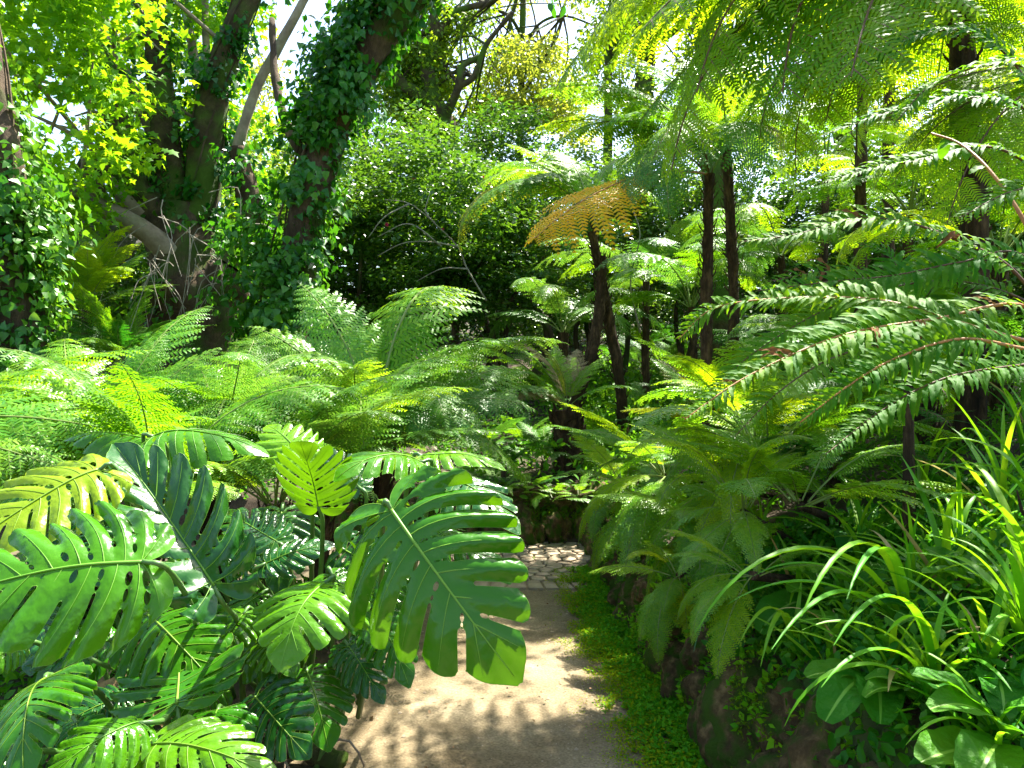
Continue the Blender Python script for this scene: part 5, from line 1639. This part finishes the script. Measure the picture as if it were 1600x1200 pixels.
# creeping stem, aerial roots, dry husks
V, F = [], []
sp_ = resample([mon_base + Vector((-0.55, 0.1, -0.03)), mon_base + Vector((-0.2, -0.05, 0.08)), mon_base + Vector((0.1, 0.05, 0.07)), mon_base + Vector((0.32, 0.0, 0.02))], 18)
tube(V, F, sp_, [0.045 * (1 + 0.2 * math.sin(i * 1.9)) for i in range(18)], 10, 0.25, 14)
obj_at('stem', mesh_from('stem', V, F, M['bark_moss'], smooth_shade=True), mon, mon_base)
for i in range(16):
    p = sp_[RND.randrange(2, 17)]
    q = p + Vector((RND.uniform(-0.25, 0.35), RND.uniform(-0.45, 0.1), 0)); q.z = max(ht(q.x, q.y), 0.0) + 0.01
    V, F = [], []
    tube(V, F, resample([p, p.lerp(q, 0.5) + Vector((RND.uniform(-.06, .06), RND.uniform(-.06, .06), 0.10)), q, q + Vector((RND.uniform(-.1, .1), RND.uniform(-.1, 0), 0))], 9), taper(9, 0.006, 0.003), 5)
    obj_at('aerial_root', mesh_from('aerial_root', V, F, M['bark_pale'], smooth_shade=True), mon, mon_base)
HUSK = [strip_leaf('husk', lambda t: 0.07 * (1 - t ** 2) + 0.01, 8, 1.0 + i, 0.6, M['dry_husk'], 140 + i, 0.5, 0.05, 0.1) for i in range(3)]
for i in range(22):
    p = mon_base + Vector((RND.uniform(-0.7, 0.4), RND.uniform(-0.45, 0.4), RND.uniform(0.02, 0.12)))
    me, tv = RND.choice(HUSK)
    place(me, Vector((0, tv.y, tv.z)), mon, p, p + Vector((RND.uniform(-0.25, 0.25), RND.uniform(-0.2, 0.1), RND.uniform(-0.02, 0.3))), (0, -0.5, 0.8), 'husk')

# ------------------------------------------------------------------ trees
def branch_mesh(name, px_pts, r0, r1, mat, root, sides=10, rough=0.28, freq=3.0, n=22, p=0.8):
    pts = resample([P(*q) for q in px_pts], n)
    V, F = [], []
    tube(V, F, pts, taper(n, r0, r1, p), sides, rough, freq)
    o = obj_at(name, mesh_from(name, V, F, M[mat], smooth_shade=True), root, root.location)
    return o, pts, taper(n, r0, r1, p)


# gnarled plane tree
g = ground_at(P(300, 500, 10.0))
pl = thing('plane_tree', g, 'gnarled many limbed plane tree with lime leaves on the left', 'tree')
tr_, tp, trr = branch_mesh('trunk', [(300, 760, 10.0), (300, 560, 10.0), (295, 460, 10.0), (285, 380, 10.0), (290, 320, 10.0)], 0.80, 0.34, 'bark', pl, 16, 0.4, 1.8)
limbs = [
    ([(270, 400, 9.9), (235, 330, 9.8), (200, 265, 9.8), (180, 170, 9.9), (150, 90, 10), (105, 0, 10), (70, -90, 10)], 0.24, 0.13, 'bark_moss'),
    ([(285, 380, 10), (268, 300, 10), (262, 230, 10), (250, 130, 10.1), (243, 0, 10.2), (240, -120, 10.3)], 0.24, 0.13, 'bark_moss'),
    ([(300, 380, 10), (315, 300, 10), (325, 200, 10), (345, 110, 10), (385, 0, 10), (420, -110, 10)], 0.25, 0.14, 'bark_moss'),
    ([(300, 420, 9.8), (270, 395, 9.6), (215, 352, 9.4), (150, 318, 9.3), (95, 280, 9.2), (45, 230, 9.1), (0, 150, 9.0)], 0.17, 0.07, 'bark_pale'),
    ([(370, 400, 9.7), (392, 330, 9.7), (378, 270, 9.7), (372, 232, 9.7)], 0.17, 0.12, 'bark'),
    ([(372, 240, 9.7), (375, 215, 9.7), (400, 140, 9.7), (440, 65, 9.7), (480, -10, 9.7), (510, -80, 9.7)], 0.07, 0.05, 'bark_pale'),
    ([(320, 480, 9.8), (355, 430, 9.7), (375, 400, 9.7)], 0.35, 0.20, 'bark'),
    ([(215, 340, 9.6), (190, 300, 9.7), (175, 250, 9.9), (185, 150, 10.3), (165, 60, 10.5)], 0.13, 0.06, 'bark_pale'),
    ([(262, 250, 10), (215, 150, 10.4), (180, 95, 10.6), (160, 20, 10.8)], 0.14, 0.07, 'bark_pale'),
    ([(322, 200, 10.2), (305, 100, 10.6), (288, 0, 11), (280, -60, 11)], 0.08, 0.05, 'bark_pale'),
    ([(330, 160, 10.2), (322, 60, 10.6), (320, -40, 11)], 0.06, 0.045, 'bark_pale'),
    ([(150, 318, 9.4), (142, 280, 9.5), (140, 260, 9.6), (175, 245, 9.8)], 0.16, 0.12, 'bark'),
]
limb_pts = []
for px_pts, r0, r1, mt in limbs:
    o, pts, rr = branch_mesh('limb', px_pts, r0, r1, mt, pl, 9, 0.30, 3.2)
    limb_pts.append((pts, rr))
# fine branches reaching left and forward with sprays of lobed leaves
for i in range(22):
    pts, rr = limb_pts[RND.choice([0, 0, 1, 2, 3, 3, 7, 8])]
    k = RND.randrange(8, 21)
    a = pts[k]
    e = a + Vector((RND.uniform(-2.4, 0.9), RND.uniform(-2.6, 0.8), RND.uniform(-0.4, 1.8)))
    V, F = [], []
    tube(V, F, resample([a, a.lerp(e, 0.5) + Vector((0, 0, RND.uniform(-0.2, 0.4))), e], 9), taper(9, 0.035, 0.010), 5)
    obj_at('branch', mesh_from('branch', V, F, M['bark_pale'], smooth_shade=True), pl, pl.location)
cent, rad = [], []
gaps = [(60, 215, 55), (90, 160, 30), (440, 60, 55), (480, 20, 45), (160, 25, 25), (150, 200, 28), (190, 95, 22), (20, 190, 30), (120, 240, 25), (410, 110, 26)]
while len(cent) < 300:
    x = RND.uniform(-120, 430); y = RND.uniform(-160, 340)
    d = RND.uniform(7.9, 9.4) if (x < 230 and RND.random() < 0.6) else RND.uniform(10.3, 13.0)
    if y > 120 and x > 300 and RND.random() < 0.6: continue
    if any(math.hypot(x - a, y - b) < r for a, b, r in gaps): continue
    if nz(x * 0.012, y * 0.014, d) < -0.12: continue
    cent.append(tuple(P(x, y, d))); rad.append(RND.uniform(0.28, 0.6))
obj_at('crown', clump_cloud('crown', cent, rad, 62, 0.11, 'star', M['plane'], 0.5, 1.3, 0.5), pl, g)
# bare twigs hanging over the trunk
V, F = [], []
for i in range(38):
    a = P(RND.uniform(220, 390), RND.uniform(300, 440), RND.uniform(8.8, 9.3))
    q = a + Vector((RND.uniform(-0.5, 0.5), RND.uniform(-0.3, 0.1), RND.uniform(-1.1, -0.3)))
    tube(V, F, resample([a, a.lerp(q, 0.4) + Vector((RND.uniform(-.2, .2), 0, RND.uniform(0, .25))), q], 7), taper(7, 0.007, 0.003), 4, cap=False)
o = obj_at('hanging_twigs', mesh_from('hanging_twigs', V, F, M['twig']), pl, g); o['kind'] = 'stuff'


def ivy_thing(label, runs, mat='ivy', size=0.085, foot=None):
    root = thing('ivy', foot, label, 'ivy', 'ivy on the trees')
    for (pts, rr, n, spread, cl) in runs:
        o = obj_at('leaves', ivy_cloud('leaves', pts, rr, n, size, M[mat], spread, clump=cl), root, root.location)
        o['kind'] = 'stuff'
    V, F = [], []
    pts, rr = runs[0][0], runs[0][1]
    for s in range(4):
        q = []
        for i, p in enumerate(pts):
            t = (pts[min(i + 1, len(pts) - 1)] - pts[max(i - 1, 0)]).normalized()
            a = t.orthogonal().normalized(); b = t.cross(a)
            ang = s * 1.57 + i * 0.15
            q.append(p + (a * math.cos(ang) + b * math.sin(ang)) * rr[i] * 1.05)
        tube(V, F, q, 0.012, 5)
    obj_at('stem', mesh_from('stem', V, F, M['bark']), root, root.location)
    return root


ivy_thing('ivy clothing the limbs of the gnarled plane tree',
          [(limb_pts[2][0], limb_pts[2][1], 2400, 0.24, 60), (limb_pts[1][0], limb_pts[1][1], 1300, 0.14, 50), (limb_pts[0][0], limb_pts[0][1], 600, 0.12, 36), (limb_pts[4][0], limb_pts[4][1], 500, 0.2, 20), (tp, trr, 900, 0.2, 40)], 'ivy', 0.085, g)

# leaning tree wrapped in ivy
g2 = ground_at(P(440, 600, 8.8))
it = thing('leaning_tree', g2, 'leaning brown trunk rising to the top centre of the picture', 'tree')
o, ip, ir = branch_mesh('trunk', [(430, 720, 8.8), (445, 560, 8.8), (462, 430, 8.8), (490, 300, 8.7), (525, 190, 8.6), (580, 85, 8.5), (650, -10, 8.4), (740, -110, 8.3)], 0.25, 0.15, 'bark', it, 14, 0.22, 3.0, 30)
branch_mesh('limb', [(600, 60, 8.5), (560, -30, 8.7), (540, -120, 8.9)], 0.12, 0.07, 'bark', it)
branch_mesh('limb', [(500, 280, 8.7), (450, 200, 8.9), (430, 120, 9.2), (425, 30, 9.5)], 0.07, 0.04, 'bark', it)
cent = [tuple(P(RND.uniform(520, 900), RND.uniform(-260, -30), RND.uniform(7.5, 10))) for _ in range(26)]
obj_at('crown', clump_cloud('crown', cent, [0.5] * 26, 60, 0.12, 'oval', M['ivy_light'], 0.6, 0.8, 0.5), it, g2)
off = [p + Vector((-0.12, -0.05, 0.0)) for p in ip]
ivy_thing('thick glossy ivy hanging off the leaning trunk',
          [(off, [r * 0.9 for r in ir], 7500, 0.30, 130), ([p + Vector((-0.2, -0.05, 0.08)) for p in ip[14:]], [r * 0.8 for r in ir[14:]], 3600, 0.26, 70), ([P(475, 520, 8.6), P(430, 470, 8.5), P(390, 420, 8.6), P(430, 380, 8.6)], [0.25] * 4, 2000, 0.28, 40)], 'ivy_leaning', 0.085, g2)

# ivied trunk at the left edge
g3 = ground_at(P(20, 640, 6.6))
lt = thing('edge_tree', g3, 'dark ivied trunk standing at the left frame edge', 'tree')
o, lp, lr = branch_mesh('trunk', [(35, 760, 6.6), (28, 560, 6.6), (12, 400, 6.6), (-5, 250, 6.6), (-30, 100, 6.7), (-80, -120, 6.8)], 0.26, 0.18, 'bark', lt, 12, 0.25, 3.0)
ivy_thing('glossy ivy covering the trunk at the left edge', [(lp, lr, 4200, 0.24, 80), ([P(35, 600, 6.5), P(20, 400, 6.5), P(0, 260, 6.5)], [0.10] * 3, 2600, 0.20, 44)], 'ivy_light', 0.075, g3)

# camellia shrubs: three leaf masses shared between the shrubs
def shrub_crown(seed, n_cl=230, n_per=75):
    cent, rad = [], []
    while len(cent) < n_cl:
        d = unit(NP.normal(size=(1, 3)))[0]
        r = NP.random() ** 0.45
        p = d * r
        if nz(p[0] * 2.2 + seed * 5, p[1] * 2.2, p[2] * 2.2) < -0.22: continue
        cent.append((p[0] * 1.5, p[1] * 1.2, p[2] * 2.2)); rad.append(NP.uniform(0.18, 0.34))
    return clump_cloud('crown', cent, rad, n_per, 0.085, 'kite', M['camellia'], 0.75, 0.9, 0.35)


CROWNS = [shrub_crown(i) for i in range(3)]


def shrub_stems(root, base, top, n=4):
    for i in range(n):
        a = base + Vector((RND.uniform(-0.35, 0.35), RND.uniform(-0.25, 0.25), -0.05))
        b = base.lerp(top, 0.55) + Vector((RND.uniform(-0.6, 0.6), RND.uniform(-0.4, 0.4), 0))
        c = top + Vector((RND.uniform(-0.9, 0.9), RND.uniform(-0.6, 0.6), RND.uniform(-0.2, 0.6)))
        V, F = [], []
        tube(V, F, resample([a, b, c], 12), taper(12, 0.07, 0.025), 7, 0.2, 5)
        obj_at('stem', mesh_from('stem', V, F, M['bark'], smooth_shade=True), root, root.location)


def flower_mesh():
    V, F = [], []
    for ring, (n, r, z) in enumerate(((6, 1.0, 0.0), (5, 0.65, 0.2), (3, 0.3, 0.35))):
        for i in range(n):
            a = 6.283 * i / n + ring * 0.5
            b = len(V)
            u = Vector((math.cos(a), math.sin(a), 0)); w = Vector((-u.y, u.x, 0))
            V += [Vector((0, 0, z - 0.1)), u * r * 0.6 + w * r * 0.45 + Vector((0, 0, z)), u * r + Vector((0, 0, z + 0.12)), u * r * 0.6 - w * r * 0.45 + Vector((0, 0, z))]
            F += [(b, b + 1, b + 2), (b, b + 2, b + 3)]
    return mesh_from('flower', V, F, M['petal'])


FLOWER = flower_mesh()
GC = 'camellia shrubs along the back'
shrubs = [((560, 330, 13.5), 1.15, 0, 'dark camellia directly right of the leaning trunk', 1), ((690, 350, 13.2), 1.15, 1, 'dark camellia dotted with red flowers in the middle', 6), ((820, 360, 13.8), 1.1, 2, 'dark camellia behind the slim tree fern', 3),
          ((480, 400, 14.5), 1.15, 1, 'shaded camellia seen between the two ivied trunks', 0), ((950, 340, 15.5), 1.2, 0, 'camellia behind the tree fern crowns', 0), ((1080, 360, 15.5), 1.15, 1, 'camellia behind the two bank trunks', 0),
          ((620, 290, 17.0), 1.3, 2, 'tall camellia standing behind the flowering one', 2), ((780, 280, 17.5), 1.3, 0, 'tall camellia below the sky gap', 2), ((1220, 350, 14.5), 1.2, 2, 'camellia deep behind the right bank', 0), ((1380, 330, 14.0), 1.2, 1, 'camellia behind the bright tree fern', 0),
          ((1550, 320, 12.5), 1.2, 0, 'camellia at the back by the right edge', 0), ((400, 350, 17.0), 1.2, 2, 'camellia behind the gnarled plane tree', 0), ((230, 420, 16.0), 1.1, 0, 'camellia left behind the plane tree', 0), ((40, 400, 15.5), 1.2, 1, 'camellia far behind the left edge trunk', 0), ((1700, 380, 11.0), 1.2, 2, 'camellia just beyond the right frame edge', 0), ((-120, 380, 13.5), 1.2, 2, 'camellia just beyond the left frame edge', 0)]
for (pp, s, k, lab, nf) in shrubs:
    c = P(pp[0], pp[1] + 25, pp[2]); g = ground_at(c)
    sh = thing('camellia_shrub', g, lab, 'shrub', GC)
    o = obj('crown', CROWNS[k], sh)
    o.location = c - g
    o.scale = (s * 1.15, s * 1.15, s * 0.72)
    o.rotation_euler = (0, 0, RND.uniform(0, 6.28))
    shrub_stems(sh, g, Vector((c.x, c.y, max(g.z + 1.0, c.z - 0.6))))
    for i in range(nf):
        a = RND.uniform(-0.8, 0.8)
        q = c + Vector((math.sin(a) * 1.45 * s, -math.cos(a) * 1.15 * s, RND.uniform(-0.2, 0.9)))
        fl = obj('flower', FLOWER, sh)
        fl.location = q - g
        fl.scale = (0.04,) * 3
        fl.rotation_euler = (RND.uniform(0.8, 1.6), 0, RND.uniform(-0.7, 0.7))
FAR = ['past the left frame edge', 'behind the ivied trunk on the left edge', 'behind the bracken clump', 'left behind the plane tree trunk', 'right behind the plane tree trunk', 'behind the leaning trunk', 'behind the bare grey branches', 'behind the flowering camellia', 'behind the squat stump', 'behind the slim tree fern', 'behind the golden frond', 'behind the two bank trunks', 'left of the big dark trunk', 'right of the big dark trunk', 'behind the sword fern', 'past the right frame edge']
for i in range(16):
    x = -250 + 2100 * i / 15 + RND.uniform(-30, 30); d = RND.uniform(19, 24)
    c = P(x, 470, d); g = ground_at(c); c.z = g.z + 0.9
    sh = thing('background_shrub', g, 'dark dense shrub of the far row ' + FAR[i], 'shrub', 'far row of shrubs closing off the garden')
    o = obj('crown', CROWNS[i % 3], sh)
    o.location = c - g
    o.scale = (1.9, 1.3, RND.uniform(1.0, 1.35))
    o.rotation_euler = (0, 0, RND.uniform(0, 6.28))
    shrub_stems(sh, g, Vector((c.x, c.y, c.z)), 2)
# bare grey branches in front of the camellias
g = ground_at(P(690, 470, 11.8))
db = thing('bare_shrub', g, 'leafless pale grey branches spread before the camellias', 'shrub')
for a in ([(760, 470, 11.8), (730, 420, 11.7), (715, 385, 11.6), (680, 350, 11.5), (640, 318, 11.4), (600, 312, 11.4)], [(715, 385, 11.6), (672, 378, 11.5), (630, 380, 11.5), (590, 400, 11.5)], [(680, 350, 11.5), (665, 330, 11.4), (672, 300, 11.4)], [(640, 318, 11.4), (600, 340, 11.4), (575, 372, 11.4)], [(730, 420, 11.7), (690, 420, 11.6), (650, 440, 11.6)], [(690, 385, 11.5), (640, 350, 11.4), (590, 370, 11.4)], [(1000, 520, 10.6), (985, 440, 10.6), (1000, 370, 10.6), (990, 330, 10.6)]):
    branch_mesh('branch', a, 0.015, 0.005, 'twig', db, 6, 0.2, 8, 14)

# the trees on the skyline
def sky_tree(foot_px, label, limbs, crown_boxes, mat, barkm, n_cl, n_per, leaf, r=(0.35, 0.75)):
    c = P(*foot_px); g = ground_at(c)
    t = thing('oak_tree', g, label, 'tree', 'trees on the skyline')
    for i, (pts, r0, r1) in enumerate(limbs):
        branch_mesh('trunk' if i == 0 else 'limb', pts, r0, r1, barkm, t, 9, 0.3, 2.5, 18)
    cent, rad = [], []
    ks = 0
    while len(cent) < n_cl and ks < 20000:
        ks += 1
        x0, y0, x1, y1, d0, d1 = RND.choice(crown_boxes)
        x, y, d = RND.uniform(x0, x1), RND.uniform(y0, y1), RND.uniform(d0, d1)
        if any(math.hypot((x - a), (y - b)) < rr for a, b, rr in SKY_GAPS): continue
        if nz(x * 0.014, y * 0.016, d * 0.4) < -0.05: continue
        cent.append(tuple(P(x, y, d))); rad.append(RND.uniform(*r))
    o = obj_at('crown', clump_cloud('crown', cent, rad, n_per, leaf, 'kite', M[mat], 0.55, 0.9, 0.3), t, g)
    # twigs run to the clumps
    V, F = [], []
    for q in cent[:60]:
        p0, _, _ = RND.choice(limbs)
        a = P(*RND.choice(p0[1:]))
        qv = Vector(q)
        if (a - qv).length > 5: continue
        tube(V, F, resample([a, a.lerp(qv, 0.5) + Vector((RND.uniform(-.3, .3), RND.uniform(-.3, .3), RND.uniform(-.1, .4))), qv], 7), taper(7, 0.035, 0.012), 4, cap=False)
    if V:
        o = obj_at('twigs', mesh_from('twigs', V, F, M[barkm]), t, g); o['kind'] = 'stuff'
    return t


SKY_GAPS = [(588, 192, 34), (620, 205, 22), (555, 235, 30), (860, 25, 45), (900, 45, 36), (800, 45, 22), (735, 200, 18), (770, 210, 16), (840, 120, 22), (700, 12, 20), (1010, 90, 26), (890, 100, 22), (1060, 60, 30), (470, 60, 50), (440, 90, 30), (560, 260, 24)]
sky_tree((705, 300, 19), 'mossy crooked oak with a forked trunk in the top middle', [
    ([(708, 420, 19), (700, 225, 19), (695, 189, 19), (672, 159, 19), (624, 128, 19), (590, 90, 19)], 0.34, 0.10),
    ([(680, 168, 19), (668, 101, 19), (678, 67, 19), (682, 0, 19), (700, -60, 19)], 0.20, 0.10),
    ([(668, 101, 19), (650, 60, 19), (655, 0, 19)], 0.12, 0.06),
    ([(690, 195, 19), (718, 135, 18.5), (722, 105, 18.5), (750, 88, 18.5)], 0.14, 0.06),
    ([(718, 135, 18.5), (740, 120, 18.4), (760, 70, 18.3), (800, 20, 18.2)], 0.09, 0.05),
    ([(678, 67, 19), (710, 20, 19), (760, 5, 19), (800, -20, 19)], 0.10, 0.05)],
    [(540, -80, 780, 240, 19.4, 22.5), (600, 0, 760, 200, 18.6, 21)], 'oak', 'bark_moss', 150, 120, 0.13)
sky_tree((830, 300, 23), 'slender pale oak further back with yellowing leaves', [
    ([(812, 420, 23), (812, 220, 23), (815, 100, 23), (818, -40, 23)], 0.12, 0.08),
    ([(816, 90, 23), (840, 40, 22.6), (880, 25, 22.3), (930, 40, 22)], 0.06, 0.025),
    ([(817, 60, 23), (795, 25, 22.6), (760, 15, 22.4), (720, 30, 22)], 0.06, 0.025),
    ([(815, 160, 23), (835, 110, 23), (860, 80, 23)], 0.07, 0.04)],
    [(740, -60, 920, 220, 21, 25), (760, 60, 900, 200, 20, 24)], 'oak_yellow', 'bark_moss', 110, 120, 0.14)
sky_tree((1000, 300, 18), 'dark stemmed oak above the tree fern crowns', [
    ([(1005, 420, 18), (1008, 110, 18), (1030, 40, 18), (1058, -40, 18)], 0.26, 0.16),
    ([(1036, 62, 18), (1068, 36, 18), (1110, 10, 18)], 0.10, 0.06),
    ([(950, 300, 18), (950, 130, 18), (952, 70, 18), (960, -30, 18)], 0.12, 0.08)],
    [(900, -80, 1150, 180, 16.5, 21)], 'oak', 'bark_moss', 110, 120, 0.13)
sky_tree((560, 260, 26), 'hazy pale oak far behind the leaning trunk', [
    ([(575, 420, 26), (570, 260, 26), (560, 150, 26), (555, 0, 26)], 0.16, 0.08)],
    [(480, 60, 700, 260, 24, 29)], 'oak', 'bark_moss', 70, 120, 0.15)
sky_tree((330, 300, 22), 'tall oak far behind the plane tree', [
    ([(330, 420, 22), (335, 150, 22), (350, 0, 22)], 0.2, 0.1)],
    [(120, 40, 470, 330, 19, 25)], 'oak_yellow', 'bark_moss', 110, 120, 0.15)
sky_tree((1320, 200, 20), 'broad oak filling the sky behind the lime fronds', [
    ([(1320, 420, 20), (1320, 120, 20), (1340, -40, 20)], 0.3, 0.15)],
    [(1130, -60, 1640, 260, 17, 24)], 'oak_yellow', 'bark_moss', 110, 120, 0.15)

# added oak out of view, its high limbs placed to shade the path
g = ground_at(Vector((3.5, 12.8, 0)))
shade_oak = thing('oak_tree', g, 'added unseen oak whose high limbs shade the path', 'tree', 'trees on the skyline')
V, F = [], []
tp_ = resample([g - Vector((0, 0, .2)), Vector((3.4, 12.6, 4)), Vector((3.0, 12.2, 8)), Vector((2.6, 11.8, 11))], 20)
tube(V, F, tp_, taper(20, 0.3, 0.14), 12, 0.25, 2.5)
obj_at('trunk', mesh_from('trunk', V, F, M['bark_moss'], smooth_shade=True), shade_oak, g)
cent, rad = [], []
for e in ((1.8, 6.8, 7.2), (2.0, 7.6, 7.6), (1.5, 5.7, 7.3), (2.0, 8.6, 7.8), (1.9, 9.4, 8.0), (1.6, 7.2, 8.0), (1.3, 6.3, 7.0)):
    e = Vector(e); a = tp_[RND.randrange(11, 17)]
    V, F = [], []
    q = resample([a, a.lerp(e, 0.5) + Vector((0, 0, 0.4)), e], 12)
    tube(V, F, q, taper(12, 0.07, 0.02), 7, 0.2, 4)
    obj_at('limb', mesh_from('limb', V, F, M['bark_moss'], smooth_shade=True), shade_oak, g)
    for k in range(7):
        p = q[RND.randrange(6, 12)] + Vector((RND.uniform(-0.7, 0.7), RND.uniform(-0.7, 0.7), RND.uniform(-0.3, 0.4)))
        cent.append(tuple(p)); rad.append(RND.uniform(0.3, 0.6))
obj_at('crown', clump_cloud('crown', cent, rad, 24, 0.12, 'oval', M['oak'], 0.5, 1.0, 0.3), shade_oak, g)
